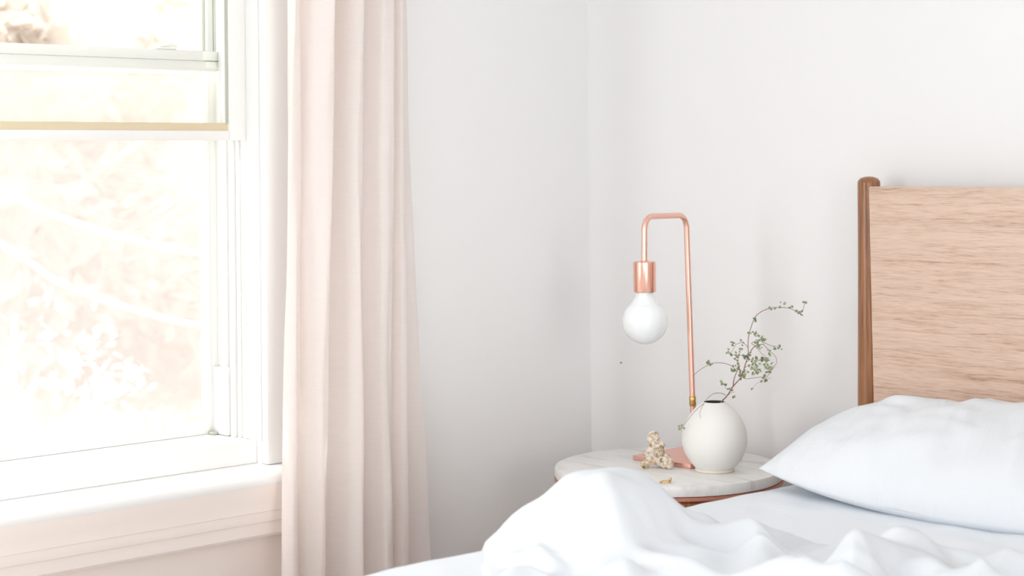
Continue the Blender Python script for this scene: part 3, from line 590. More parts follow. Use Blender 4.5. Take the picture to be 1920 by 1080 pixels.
[481,461,436,411,390,374,364,356,345,325,296,264,238,223,217,218,226,240,259,279,300,321,344,371,400,432,462,486,498,499,488,465,434,399,363,330,300,277,257,243,233,227,223,219,215,210,205,202,201,199,195,184,160,126,100,102,125,160,196,223,240,247,250,257,275,292,296,279,249,212,173,139,112,97,88,86,88,93,97,96,93,90,95,112,141,177,212,241,256,258,248,227,204,182,163,146,130,116,107,104,109,120,139,168,206,253,309,361,400,417,423,424,424,425,430,441,456],
[481,460,434,410,390,375,365,358,347,327,294,257,225,208,204,208,218,230,244,258,271,286,303,326,354,386,418,445,461,465,457,437,409,375,340,307,277,254,236,223,216,212,209,206,202,195,190,187,187,185,181,168,142,115,103,117,145,180,209,228,237,237,238,245,261,275,277,259,231,195,156,122,98,88,85,88,95,104,110,109,102,93,91,100,123,160,200,237,262,272,268,252,231,211,192,172,149,127,109,97,93,96,107,129,160,204,262,321,368,394,407,416,421,426,434,446,461],
[480,459,433,409,390,375,365,357,347,330,296,255,218,198,193,198,207,216,225,232,240,249,262,281,307,339,373,402,422,430,426,409,384,352,318,285,256,233,217,209,206,206,206,205,200,192,186,181,178,174,167,153,133,120,121,139,164,191,212,223,225,224,227,237,254,266,266,248,218,182,144,111,90,86,89,97,107,117,123,121,113,101,91,92,109,142,184,228,262,282,285,276,260,244,227,207,183,155,129,107,94,88,90,102,123,158,211,271,324,357,380,398,412,423,434,448,463],
[479,458,431,407,388,373,363,356,349,335,303,260,217,191,182,185,191,196,199,202,206,211,221,238,262,293,327,359,382,394,395,382,360,331,299,266,237,215,202,198,199,202,205,205,201,194,186,178,172,165,156,145,137,137,147,165,184,202,212,216,215,214,220,234,253,265,263,243,212,174,135,104,88,91,100,110,121,129,133,130,121,108,94,89,99,128,170,217,260,288,299,295,285,273,260,243,221,194,164,136,113,97,88,90,100,122,165,221,276,316,348,376,399,417,432,447,463],
[479,457,430,405,385,370,359,355,351,342,315,273,225,188,170,167,168,168,167,167,168,172,181,197,219,249,284,317,342,359,364,356,337,311,281,249,219,198,187,185,189,195,200,202,201,196,188,178,168,159,150,146,152,166,183,198,210,217,218,215,209,209,218,236,258,270,267,245,211,170,130,101,90,99,112,124,133,138,139,135,126,113,97,87,92,119,159,208,257,292,308,308,303,295,284,271,255,233,207,179,150,125,106,97,96,103,130,178,232,278,318,354,385,409,427,444,461],
[479,457,429,404,383,366,355,353,354,350,330,292,243,195,164,149,143,138,134,131,132,136,145,160,182,210,243,277,304,324,333,329,314,292,263,232,202,181,169,166,170,176,184,192,197,196,188,177,164,155,151,159,180,205,226,239,243,242,234,223,211,209,220,243,267,281,277,253,215,171,129,101,92,103,118,131,137,139,138,132,124,112,97,87,90,116,156,207,259,296,312,313,309,303,294,283,271,256,238,217,193,168,145,128,113,102,113,151,203,253,299,342,376,402,421,440,459],
[480,458,430,403,380,362,351,351,356,358,345,314,268,213,167,138,123,113,106,103,103,107,117,131,151,178,209,241,269,290,302,302,291,272,245,215,185,162,149,143,145,152,163,177,188,192,185,173,160,153,158,179,213,246,271,281,280,270,255,237,219,213,224,250,278,293,289,263,222,174,131,101,92,102,117,129,134,134,131,124,116,105,93,86,92,119,162,216,267,300,312,311,305,296,286,276,266,256,246,234,220,202,182,159,133,108,106,136,187,242,293,338,373,397,415,434,455],
[481,459,431,403,379,359,347,348,357,364,358,337,297,240,183,140,115,100,90,85,85,90,99,113,130,153,181,211,238,259,273,274,266,250,227,198,168,144,129,121,120,128,143,162,179,186,180,168,156,155,170,203,245,283,309,318,313,298,278,254,231,220,230,257,288,304,300,273,230,179,134,103,91,99,112,122,125,124,119,112,104,95,88,87,99,131,177,233,279,303,306,298,287,273,258,245,237,233,229,225,219,209,195,172,141,108,102,130,183,241,295,341,374,394,408,426,449],
[481,460,432,403,377,355,342,345,356,367,368,356,327,274,214,161,126,103,88,83,83,89,98,111,125,143,165,190,213,232,245,247,241,227,206,180,151,128,112,102,102,110,129,152,171,180,174,162,154,160,184,223,268,307,333,341,334,318,294,267,240,226,234,262,294,312,310,282,237,185,138,105,91,95,104,110,111,110,106,99,93,88,89,97,116,152,202,253,287,298,291,274,254,233,213,198,191,191,192,193,192,189,181,163,134,103,100,132,188,250,305,349,377,391,401,418,443],
[481,460,431,402,375,351,337,338,349,362,370,368,351,310,253,196,152,122,102,95,96,103,112,122,132,144,159,177,195,209,218,219,214,204,186,161,135,113,98,89,89,101,123,148,167,174,168,158,154,166,195,236,280,317,342,349,341,324,298,269,241,228,238,267,300,320,318,290,245,192,144,109,91,89,94,97,98,97,94,91,90,92,100,116,142,182,230,272,290,287,269,243,216,190,168,153,146,147,150,154,157,159,156,145,123,98,101,139,199,262,317,357,379,388,394,409,435],
[481,459,431,401,373,348,331,329,337,350,362,370,367,341,296,240,191,154,130,121,122,128,135,142,146,152,159,170,181,189,193,192,188,180,165,145,122,103,89,81,84,100,125,151,167,170,163,154,152,167,198,239,279,312,334,340,333,315,289,259,234,227,240,272,307,327,326,298,253,199,150,114,92,86,86,88,89,90,91,94,99,108,124,146,177,218,257,284,285,268,241,211,181,154,133,120,113,113,115,118,121,124,125,121,108,94,107,151,214,276,327,363,379,384,387,401,428],
[481,459,431,401,373,347,327,320,322,331,346,361,370,362,334,289,240,198,168,154,151,154,155,155,155,156,159,163,168,170,170,167,163,159,148,132,115,99,88,81,89,108,135,157,168,166,156,146,144,161,191,229,265,293,312,318,311,294,268,241,222,222,241,276,312,333,333,306,262,208,158,120,96,88,87,89,93,98,104,112,124,141,163,189,219,250,274,282,267,241,210,180,153,131,115,104,98,96,96,97,98,99,100,99,94,94,120,169,231,289,334,364,375,376,378,394,422],
[481,460,432,403,375,348,327,314,310,314,326,344,363,372,364,336,293,249,211,188,177,172,164,156,153,152,152,152,151,149,146,142,140,139,133,123,110,99,90,87,99,122,147,164,169,162,146,133,132,149,179,213,245,269,285,289,283,267,242,219,206,215,240,277,313,335,337,313,270,216,165,126,102,95,96,102,110,119,129,143,161,183,207,231,253,270,275,266,241,209,179,155,136,120,108,101,96,95,95,95,94,94,93,94,96,107,140,191,248,299,337,360,367,367,370,388,417],
[481,461,434,406,379,353,329,312,302,300,308,325,349,372,382,374,344,303,260,226,203,186,168,151,141,139,138,135,131,126,121,118,119,122,120,114,105,98,93,97,113,137,160,170,168,154,133,119,119,138,166,196,222,242,254,257,252,237,215,197,190,205,235,274,310,333,338,316,277,225,173,133,110,105,111,122,135,149,164,181,202,223,243,259,269,270,260,238,208,179,155,140,130,121,114,110,108,108,109,110,109,108,108,110,116,132,166,214,264,305,335,352,356,356,363,384,414],
[482,463,438,411,385,360,335,315,299,290,292,305,328,357,383,394,381,351,310,268,234,205,175,147,130,124,120,116,110,105,100,99,103,108,109,106,101,99,101,112,133,155,172,174,164,144,121,108,110,130,156,182,201,215,224,226,220,208,190,175,173,192,224,262,298,324,332,316,280,232,182,142,119,119,130,146,163,180,197,215,233,248,259,264,262,251,231,205,178,156,144,140,138,135,132,131,132,135,138,140,141,142,143,145,150,164,195,236,276,307,329,340,343,346,357,381,412],
[483,465,442,418,394,369,345,321,301,286,281,287,304,334,368,393,396,379,345,303,261,222,182,145,121,112,106,100,95,90,87,88,93,100,102,102,103,107,117,134,155,173,182,175,158,134,114,105,109,128,150,170,183,192,196,196,191,181,166,155,155,174,205,243,280,308,321,311,281,237,190,151,129,131,147,166,186,204,221,237,250,259,261,256,244,224,200,174,153,142,141,146,152,154,155,157,161,166,171,175,178,180,182,184,188,199,224,256,284,305,319,326,331,338,354,379,411],
[484,468,447,425,403,381,357,332,308,287,275,273,282,306,340,373,388,381,355,315,272,227,183,144,118,105,97,92,87,85,83,85,91,98,103,108,115,126,142,161,178,188,188,174,152,129,114,109,115,130,148,162,169,173,174,172,167,158,147,139,139,155,182,218,255,286,305,301,278,241,198,160,138,140,157,178,199,218,234,248,257,260,253,239,218,193,168,146,132,130,139,152,163,171,176,181,186,193,199,204,208,212,216,219,223,232,250,270,286,298,307,313,321,333,352,378,410],
[485,470,451,431,411,391,368,343,317,292,274,264,265,279,305,336,357,358,339,303,261,218,177,143,120,106,98,93,91,91,92,96,102,109,118,128,141,157,174,189,198,199,190,171,151,132,123,121,127,138,150,159,162,162,161,158,153,145,136,129,127,138,160,191,228,261,284,287,272,243,206,170,147,145,158,179,201,220,237,248,254,252,238,216,189,162,139,121,114,118,131,148,164,176,184,191,198,204,211,216,221,226,231,237,242,250,260,271,278,286,294,302,314,330,351,378,410],
[485,471,452,433,415,395,374,350,323,296,275,260,253,258,274,298,319,326,313,282,244,206,172,146,127,115,107,104,105,108,112,118,126,135,147,161,177,192,205,213,213,205,190,171,155,142,137,136,141,149,156,160,161,160,157,153,148,141,133,125,121,126,141,167,202,237,264,273,266,246,214,182,157,149,156,175,196,216,233,244,248,241,220,192,161,135,114,100,97,104,118,137,156,170,180,187,193,199,205,210,215,220,226,233,239,246,252,258,263,271,281,293,308,327,350,377,408],
[484,469,449,431,413,395,375,352,326,300,276,258,246,244,250,265,284,293,284,259,228,198,173,155,141,131,125,123,127,133,142,151,161,173,187,202,216,227,232,230,221,208,191,175,164,156,154,154,157,161,164,166,166,164,162,157,152,146,137,128,119,117,125,146,178,213,244,260,262,250,225,196,170,156,156,168,187,207,224,236,238,229,204,173,142,117,98,86,85,92,105,123,142,156,165,171,176,182,187,192,196,201,206,213,220,227,232,238,244,254,268,284,303,324,348,375,406],
[482,465,444,424,407,390,372,351,328,303,281,262,247,238,237,243,255,261,255,236,215,195,181,172,165,158,152,151,157,167,178,190,203,215,228,241,250,253,250,241,227,211,196,185,178,174,173,174,175,177,177,178,177,175,172,167,162,156,148,136,122,111,111,126,155,190,225,249,261,258,240,216,191,172,164,167,178,195,213,225,227,218,195,165,135,111,94,83,82,87,97,112,127,139,146,152,157,162,167,173,178,184,191,198,206,214,221,227,233,241,254,273,295,319,343,371,402],
[480,461,438,417,399,383,367,349,329,307,286,267,251,239,232,230,233,234,229,216,203,194,191,193,195,191,186,184,189,200,212,225,239,252,263,272,276,273,263,248,231,216,204,197,194,193,193,194,194,193,192,191,189,187,184,180,175,170,162,148,129,111,102,109,134,169,207,240,262,270,261,243,219,198,182,174,176,185,199,210,214,208,188,162,136,114,98,89,87,90,97,107,118,127,133,139,144,151,159,167,176,186,196,206,217,226,232,235,235,237,244,260,284,310,336,364,396],
[478,457,432,409,391,376,361,345,327,308,290,272,256,243,233,226,222,219,212,203,196,194,200,211,221,223,218,214,218,226,237,250,264,277,288,294,295,286,271,253,234,220,212,208,208,209,210,210,208,204,202,201,201,200,198,194,189,183,174,160,139,115,98,97,117,152,193,234,266,286,288,277,257,234,212,194,184,181,187,195,199,196,182,161,139,121,109,103,102,104,109,115,122,128,133,139,146,155,167,180,196,213,229,243,254,263,266,262,254,245,242,251,274,301,328,357,390],
[477,454,427,403,384,368,353,337,321,304,287,272,257,245,234,227,222,218,211,202,195,194,203,219,235,242,239,235,235,240,248,259,273,289,301,308,308,296,277,255,235,221,214,212,213,214,216,215,209,202,198,199,204,208,209,206,202,195,183,166,144,119,98,91,107,141,185,232,274,305,319,318,303,280,254,229,209,194,187,186,187,185,176,162,147,137,131,129,130,133,138,143,147,150,152,157,164,177,194,215,238,262,283,299,309,313,309,297,281,262,248,247,266,292,321,351,386],
[476,452,423,398,377,360,343,327,311,295,280,265,252,241,233,228,227,225,219,209,200,196,203,217,234,244,245,242,240,242,248,258,272,290,307,317,316,303,280,255,232,217,209,207,207,209,209,206,198,188,184,187,199,210,216,216,212,203,187,166,141,117,96,87,103,136,182,234,284,326,350,357,349,327,300,272,245,222,205,194,188,183,177,170,165,163,165,168,174,181,187,190,191,189,188,189,195,209,229,254,282,309,333,348,356,355,344,326,302,276,254,246,261,287,316,347,383],
[475,450,420,394,371,351,333,316,298,282,266,253,242,234,229,230,235,238,235,223,210,201,201,209,221,231,234,233,233,235,239,249,263,284,306,319,320,306,281,251,225,206,196,192,191,191,190,186,176,166,161,168,185,204,218,223,220,208,187,159,131,107,90,85,103,138,185,241,297,346,378,392,389,370,344,314,285,257,233,215,201,194,191,191,195,202,213,224,237,248,256,257,252,244,236,232,234,244,263,288,315,342,365,381,387,382,366,341,312,282,257,246,259,284,313,346,384],
[474,449,418,389,365,343,321,301,282,263,248,236,228,224,225,232,245,255,255,243,228,213,205,202,206,210,212,212,214,218,225,235,250,273,299,316,319,304,278,244,213,190,176,169,165,163,160,156,147,138,136,145,166,191,213,224,224,211,185,153,121,99,86,87,107,144,194,254,314,367,401,418,417,401,376,346,314,284,258,235,220,212,214,222,236,253,272,292,311,325,333,332,322,308,294,282,276,279,290,307,328,351,374,389,395,390,370,342,309,277,254,245,259,284,315,348,387],
[474,447,415,384,357,332,308,284,261,241,227,217,213,214,222,237,257,273,277,267,251,232,217,205,199,196,194,192,194,199,208,219,235,258,287,307,314,300,272,236,200,172,154,142,135,131,128,124,118,112,112,122,145,175,204,222,226,215,186,151,118,96,87,91,115,155,209,272,333,387,422,438,436,419,394,364,332,300,271,248,233,230,239,255,277,302,328,354,375,391,398,394,382,365,346,330,317,311,310,316,328,345,364,379,386,380,361,332,298,269,249,245,261,287,318,353,392],
[473,445,411,378,348,320,291,263,238,217,204,198,198,206,221,243,269,290,299,291,275,255,235,218,205,196,188,181,179,183,191,203,219,242,271,295,305,294,266,227,187,156,133,119,109,104,101,100,97,93,94,103,126,158,193,218,228,220,193,157,122,100,92,99,124,167,227,293,355,407,439,451,445,425,399,369,337,305,275,254,243,245,261,286,314,342,371,398,419,433,438,433,420,402,383,365,350,336,325,319,320,329,343,355,361,357,340,313,283,259,245,245,263,290,322,358,397],
[472,444,408,372,339,305,272,240,213,192,183,182,188,202,223,251,281,304,314,308,294,274,252,233,219,208,198,187,177,173,176,186,200,222,252,278,292,284,257,218,176,143,119,103,93,88,88,89,89,86,85,91,112,143,180,211,228,226,203,169,134,110,102,107,133,180,244,313,373,421,448,455,444,420,391,361,330,299,273,256,250,259,282,311,341,369,395,418,434,443,445,439,427,411,394,378,362,347,331,318,310,309,314,322,325,321,308,288,265,248,241,246,266,294,326,362,401],
[472,443,406,367,330,292,254,220,192,173,167,171,182,201,227,258,288,310,319,314,300,281,261,244,231,223,215,203,186,170,162,165,176,196,226,254,272,268,246,208,167,134,110,96,87,83,84,87,89,87,83,84,100,129,166,202,226,232,215,185,150,125,113,117,143,192,258,327,385,430,452,454,438,409,376,344,313,286,265,254,255,270,298,331,361,384,403,418,427,430,428,421,410,398,384,371,358,344,329,313,300,291,287,287,285,280,271,258,245,237,238,248,269,297,329,365,403],
[473,444,406,365,324,282,241,205,178,162,159,166,181,203,230,261,287,304,311,306,293,276,259,245,238,235,232,223,201,174,152,144,148,164,191,221,243,246,229,195,157,127,106,94,87,84,85,89,92,91,85,82,92,117,154,194,224,237,227,201,169,141,127,128,153,200,266,335,391,433,452,450,430,395,358,322,292,267,250,247,255,277,309,341,368,385,395,400,400,397,391,384,376,368,359,349,340,330,318,305,289,275,263,254,246,238,232,226,224,227,235,250,272,299,331,367,405],
[474,447,409,368,324,280,236,201,175,162,161,169,184,205,229,253,272,283,286,280,268,254,242,235,233,237,241,237,215,182,148,128,123,132,155,182,205,214,205,178,146,122,107,100,96,92,91,92,94,93,86,81,88,110,145,186,221,240,237,218,189,161,143,141,162,206,269,336,390,430,449,446,423,384,342,302,270,247,233,235,250,275,306,335,355,364,365,361,354,347,340,335,331,328,324,319,313,309,303,294,280,263,245,228,213,201,196,197,204,217,234,253,275,301,333,368,406],
[476,451,415,375,330,284,241,206,182,170,170,177,189,206,223,238,247,252,250,243,232,222,215,215,220,230,240,241,222,188,148,119,106,109,126,147,167,179,176,157,134,118,111,111,110,107,102,98,97,93,87,82,88,108,140,180,218,242,246,234,210,182,161,154,171,211,270,333,386,426,445,443,420,379,332,288,254,230,218,222,239,265,292,314,328,329,322,311,301,293,289,289,291,294,295,292,290,289,289,284,272,253,231,208,187,171,165,171,186,209,232,255,277,303,334,369,407],
[479,456,423,385,341,296,253,220,198,186,184,187,194,203,210,215,216,214,209,201,192,185,183,188,198,213,226,232,218,188,150,119,102,100,110,124,137,146,146,135,121,115,117,123,127,126,120,111,104,98,90,86,92,109,138,176,215,244,253,248,229,203,180,168,180,215,270,329,380,420,441,441,419,378,330,282,244,217,205,209,224,245,266,282,289,284,272,259,250,246,248,255,264,273,277,277,276,277,278,275,262,242,217,190,164,145,141,150,171,201,229,255,278,304,336,371,408],
[481,461,432,397,357,314,274,242,220,207,201,198,198,197,195,190,184,178,172,164,156,151,151,157,169,185,200,210,203,182,153,128,114,111,116,122,126,129,127,120,114,115,124,136,145,148,142,133,122,112,102,96,100,114,139,175,214,245,259,259,246,223,199,183,190,220,269,324,374,414,437,440,422,383,334,283,241,210,194,194,203,218,233,243,245,238,226,215,212,216,225,240,256,270,277,279,276,275,272,264,246,222,194,165,140,122,120,133,158,192,224,252,278,306,338,373,409],
[484,466,440,409,373,334,296,265,243,228,217,208,200,191,180,169,160,152,145,137,129,123,122,128,138,153,169,181,182,172,156,141,134,134,137,138,136,132,127,120,116,120,132,148,161,167,165,156,144,131,118,109,110,120,141,175,213,245,263,267,259,239,216,197,200,226,270,322,369,409,434,441,426,389,340,287,240,206,185,178,181,189,198,203,203,196,186,180,184,196,213,235,257,276,287,289,284,277,268,253,227,197,166,139,116,102,103,119,148,184,219,250,277,307,339,374,410],
[486,470,447,420,387,352,316,287,264,246,230,216,201,185,169,155,145,139,132,123,112,104,101,103,111,124,139,153,161,162,158,152,152,156,160,161,158,152,144,135,129,131,142,158,173,183,183,176,164,149,134,122,120,127,145,176,212,245,265,272,266,250,228,210,210,233,274,322,367,407,434,444,432,396,346,290,241,203,177,165,161,163,166,168,165,158,151,150,160,179,204,233,262,286,299,299,290,277,260,236,203,170,140,117,100,91,96,116,147,184,219,250,277,307,339,374,410],
[487,472,452,427,398,366,333,304,279,258,238,219,200,181,163,150,142,137,132,121,109,97,89,88,92,102,116,131,145,154,157,157,158,162,167,169,169,167,164,156,148,145,151,166,181,191,194,190,180,165,150,137,133,137,152,180,213,246,266,273,268,252,233,217,220,242,281,327,370,409,437,448,437,400,349,293,243,204,176,160,151,146,143,140,134,128,122,124,138,163,194,230,264,292,303,299,284,263,239,209,176,146,123,109,100,100,111,134,165,199,230,256,279,305,335,370,408],
[488,474,455,432,405,375,345,316,289,265,242,219,197,176,160,149,145,142,138,128,113,99,88,82,83,90,101,117,135,150,157,157,155,155,155,156,159,165,171,171,165,160,161,170,183,193,198,197,190,179,166,155,150,153,165,189,219,249,266,271,264,250,234,224,230,254,291,335,375,412,438,450,440,404,354,300,252,213,184,165,151,139,129,120,112,106,102,104,121,149,185,225,262,290,298,288,266,238,209,178,151,131,118,114,116,125,142,166,195,224,248,266,282,303,331,366,404],
[489,477,459,437,411,383,352,323,295,268,242,216,193,173,159,152,150,150,147,138,124,108,94,86,84,88,96,110,132,151,161,157,148,141,135,132,135,147,162,174,177,174,171,175,182,190,196,198,196,190,181,174,171,174,184,205,230,253,265,266,258,246,234,230,242,267,303,343,380,412,436,447,437,405,359,310,265,228,199,176,156,138,121,107,98,93,89,92,110,140,178,219,256,282,284,267,238,207,178,153,136,127,126,131,142,157,178,202,227,249,266,277,288,304,329,362,401],
[490,479,463,443,418,389,358,326,296,267,239,212,188,170,160,156,157,157,155,148,137,122,108,99,95,95,98,111,134,158,169,161,145,129,116,109,110,125,146,167,179,184,184,185,188,192,196,199,199,197,193,190,190,195,205,222,240,255,261,259,251,241,237,240,255,282,316,351,381,407,426,434,425,398,359,316,276,240,210,184,160,136,115,100,91,86,84,90,110,141,177,216,249,268,263,240,209,180,158,142,136,136,140,149,161,179,202,226,249,268,281,288,294,306,328,360,398],
[491,482,467,449,425,396,363,329,296,264,235,207,184,168,161,160,162,162,159,154,146,135,124,115,108,105,105,115,141,168,181,170,148,124,106,95,95,110,135,161,180,192,197,199,200,202,203,203,202,200,198,199,203,211,221,233,245,254,255,251,244,239,242,251,271,299,329,357,379,397,409,412,403,379,348,312,275,240,208,180,155,131,110,96,88,85,87,97,120,150,183,216,242,255,243,217,186,163,147,140,140,144,148,155,167,186,211,237,261,279,291,297,300,309,328,360,398],
[492,484,471,454,431,402,367,330,294,260,230,202,180,165,160,161,162,160,156,152,148,143,136,127,119,113,111,121,149,180,196,183,154,125,104,93,94,109,134,163,186,202,212,216,216,215,213,209,203,198,195,197,205,216,227,237,245,249,248,243,239,241,250,267,290,316,341,361,373,381,384,381,370,349,321,291,257,224,192,165,142,122,107,98,93,93,100,116,139,166,194,220,239,244,228,201,174,155,144,140,141,142,142,146,158,180,209,238,264,283,295,301,303,311,329,360,399],
[494,487,475,459,436,406,371,331,292,257,226,199,176,162,156,155,154,149,142,138,139,141,139,132,123,115,114,127,159,195,214,199,165,131,109,101,106,125,152,181,205,222,232,234,231,224,215,205,194,184,179,181,193,209,224,235,241,244,242,238,237,246,263,284,308,330,349,359,361,358,352,342,326,305,279,251,220,190,163,142,127,116,110,107,108,113,125,142,164,186,208,228,240,240,223,197,172,153,140,132,127,124,121,125,140,165,196,229,258,279,292,298,302,311,330,362,401],
[495,489,479,464,441,411,374,333,292,256,225,198,174,158,149,145,140,131,122,120,125,134,137,131,122,115,117,134,172,212,232,215,178,139,118,115,126,150,180,210,233,248,254,249,239,223,206,189,173,161,155,157,172,193,214,229,237,240,238,235,237,252,274,298,321,339,351,351,343,330,314,297,277,254,229,203,177,153,133,122,116,115,116,120,127,136,149,165,183,201,219,235,245,243,225,201,176,153,133,118,107,101,99,106,123,149,182,215,245,268,283,292,298,310,332,365,403],
[497,492,484,469,447,416,378,336,295,259,228,200,175,155,142,132,123,112,103,103,113,128,134,129,119,114,119,142,186,228,249,230,189,148,129,131,149,179,212,241,261,271,270,256,234,209,182,159,141,129,124,127,143,168,196,218,230,236,234,232,237,255,279,305,326,341,346,339,322,300,275,251,227,204,180,158,138,121,109,105,108,115,124,134,144,154,165,178,192,208,226,242,252,249,233,209,182,153,127,105,91,85,86,96,115,140,170,202,231,255,272,283,294,311,335,369,407],
[499,495,488,474,451,421,383,341,300,265,233,205,178,156,138,124,112,100,90,93,107,124,129,125,116,114,124,152,199,242,260,239,197,155,139,147,172,205,238,263,277,280,269,245,213,179,149,126,109,102,100,104,115,138,169,199,219,229,231,230,235,253,277,302,323,335,337,324,300,270,240,211,186,163,144,128,114,101,93,95,104,118,131,142,151,159,167,177,191,210,231,250,260,258,243,219,189,156,125,101,88,84,90,103,122,144,170,197,223,246,264,278,293,313,339,373,409],
[500,498,491,477,455,425,387,346,307,273,242,213,185,160,139,122,107,94,84,88,102,118,123,120,114,114,129,162,211,251,265,241,198,159,147,160,190,224,254,274,280,274,255,220,181,146,120,103,94,95,100,101,101,112,141,176,204,222,228,230,236,252,274,297,316,327,325,308,280,245,211,180,154,136,123,114,104,92,84,91,106,122,134,143,149,154,161,172,189,212,238,259,269,267,252,228,195,159,127,103,94,96,106,121,139,159,180,202,224,244,263,279,296,317,343,375,411],
[501,499,492,478,456,427,392,353,316,283,252,224,196,170,146,126,109,94,83,85,96,110,116,114,112,117,136,172,220,256,263,236,194,160,153,170,202,235,259,273,272,258,229,189,149,119,104,98,100,111,121,119,103,99,118,153,187,212,225,233,240,255,275,295,311,318,314,293,261,224,188,157,133,119,113,112,105,91,83,93,109,123,130,134,137,142,151,166,189,218,248,268,277,273,257,232,198,162,131,112,109,116,130,147,164,181,199,216,234,252,269,285,302,322,346,375,410],
[500,498,490,477,456,428,396,361,327,296,267,239,211,183,158,136,117,101,88,85,91,101,108,110,112,122,144,181,225,254,255,225,187,160,159,178,208,237,255,262,254,233,199,159,124,104,102,109,122,137,147,140,115,98,105,136,171,202,222,237,249,265,283,299,310,312,303,278,244,206,170,140,119,111,113,117,111,96,87,94,106,113,115,117,121,128,142,163,193,226,257,275,279,273,255,228,195,161,137,126,130,142,158,175,190,205,220,235,250,266,281,297,312,329,349,376,408],
[499,495,487,473,453,429,401,370,340,312,284,256,228,200,173,149,129,112,98,91,91,96,103,107,114,128,153,189,228,249,244,214,181,161,165,185,212,235,247,247,233,207,171,134,106,94,103,121,141,157,165,155,127,103,100,123,157,191,217,239,257,276,293,307,312,307,291,262,226,188,153,127,110,107,114,122,117,102,90,92,96,98,99,101,106,117,136,164,199,235,265,278,276,265,244,216,184,159,144,143,153,169,185,198,211,223,237,251,266,280,295,309,322,336,353,376,407],
[496,490,480,467,449,428,405,380,354,329,303,276,248,220,192,166,145,127,112,101,96,96,100,107,117,135,162,197,229,242,233,205,178,166,174,194,216,232,237,232,212,182,146,114,92,86,101,125,149,168,176,167,139,112,101,116,146,179,210,237,262,285,303,315,315,303,280,246,208,171,139,116,103,105,116,128,125,110,96,91,89,89,89,90,95,109,134,168,207,244,270,276,266,248,223,195,169,155,153,161,177,193,207,217,226,235,247,261,276,291,306,319,331,343,357,377,406],
[493,485,473,459,443,427,409,389,368,346,323,298,271,242,213,186,163,144,127,113,103,99,100,107,121,143,172,203,228,236,226,203,183,176,187,206,224,233,232,220,195,164,129,101,84,82,97,121,149,172,183,177,152,124,107,114,137,168,200,231,261,288,309,320,315,296,267,229,191,156,127,108,100,105,118,132,134,124,110,102,97,92,88,87,91,108,137,175,217,251,270,266,247,221,194,171,155,153,161,177,194,208,219,226,233,240,250,263,278,294,310,322,333,345,358,377,405],
[490,479,465,451,437,424,411,396,380,362,341,319,293,265,236,207,183,162,144,126,111,101,100,107,124,149,176,204,224,231,224,207,193,192,205,222,236,239,232,214,186,153,119,94,82,82,96,119,148,174,189,187,165,136,115,114,130,157,188,221,256,288,312,322,313,288,252,212,175,142,117,102,98,106,121,136,143,139,129,119,111,101,92,88,92,111,144,187,227,255,264,248,221,191,166,149,144,151,166,185,200,212,220,226,232,239,248,260,274,291,307,320,330,341,355,376,405],
[487,474,458,443,430,419,410,400,389,375,358,338,315,288,259,230,204,181,160,138,119,104,99,105,122,145,171,196,216,227,226,216,210,214,228,243,252,250,238,216,184,150,118,95,84,85,98,120,148,176,194,196,177,148,123,116,125,146,175,210,248,285,311,320,307,277,237,196,160,131,110,100,99,109,124,140,150,151,146,136,123,110,98,93,98,120,156,199,234,252,250,225,192,161,141,133,136,149,166,182,195,204,212,218,224,231,240,251,265,282,298,312,323,336,352,375,406],
[485,471,453,436,422,412,405,400,393,383,370,353,333,309,281,252,225,201,178,153,129,109,98,98,110,130,154,181,206,224,232,232,233,241,255,267,273,268,252,226,193,157,125,103,91,91,103,123,149,177,196,201,185,157,130,118,120,135,162,197,239,279,306,314,298,264,221,180,147,121,105,100,103,114,128,142,153,157,153,143,130,115,104,100,107,131,167,206,232,240,227,198,165,138,124,122,129,142,155,167,178,187,195,203,210,217,227,238,252,269,286,301,315,330,349,375,408],
[484,468,449,430,415,404,397,394,391,386,377,364,348,326,302,274,248,223,199,172,143,116,98,91,96,112,136,166,198,224,241,249,257,267,280,291,296,289,271,243,208,171,138,115,103,101,110,127,150,175,194,200,187,163,136,119,116,125,149,184,227,269,297,304,285,249,204,165,136,114,103,102,108,119,131,143,153,157,154,144,130,117,109,107,116,140,173,205,221,220,202,173,144,123,114,114,119,127,135,144,155,165,175,185,194,203,213,224,238,255,273,290,307,326,349,377,410],
[483,467,446,426,409,395,386,384,383,382,377,369,357,340,319,295,270,247,223,194,160,127,102,87,85,98,123,156,193,225,249,265,276,289,302,312,317,310,292,264,227,188,154,130,115,111,116,130,148,170,187,193,183,163,139,122,115,120,140,174,217,258,284,288,268,230,187,152,127,108,101,103,111,120,128,138,146,151,147,138,126,116,110,110,121,144,172,195,203,197,179,154,132,118,111,108,106,107,111,120,133,146,159,170,180,190,200,211,225,243,262,282,303,325,351,380,413],
[483,466,445,424,405,389,376,370,368,368,367,363,356,345,329,310,289,268,245,215,178,140,109,88,82,93,118,154,194,229,256,273,286,299,314,327,333,328,311,283,246,207,171,144,126,118,120,129,144,161,175,180,173,158,141,126,120,125,145,176,214,249,268,266,244,209,172,144,122,105,99,101,107,113,118,125,133,138,135,126,116,109,106,109,120,141,163,180,184,177,163,146,133,124,115,105,96,91,93,102,118,134,149,162,172,181,191,202,216,233,254,278,302,328,355,384,416],
[484,467,446,424,404,385,369,358,352,350,350,349,347,341,331,317,301,283,262,233,195,154,119,95,85,94,121,159,199,233,258,274,286,299,317,333,342,338,323,298,262,223,186,157,136,125,123,127,138,152,163,166,160,151,140,132,130,139,160,189,219,241,249,242,220,192,164,141,122,106,96,94,97,99,103,109,118,122,119,112,105,100,100,106,118,135,152,165,168,165,157,149,144,138,125,109,93,84,84,94,111,129,145,158,169,178,187,197,210,228,250,276,304,332,361,390,420],
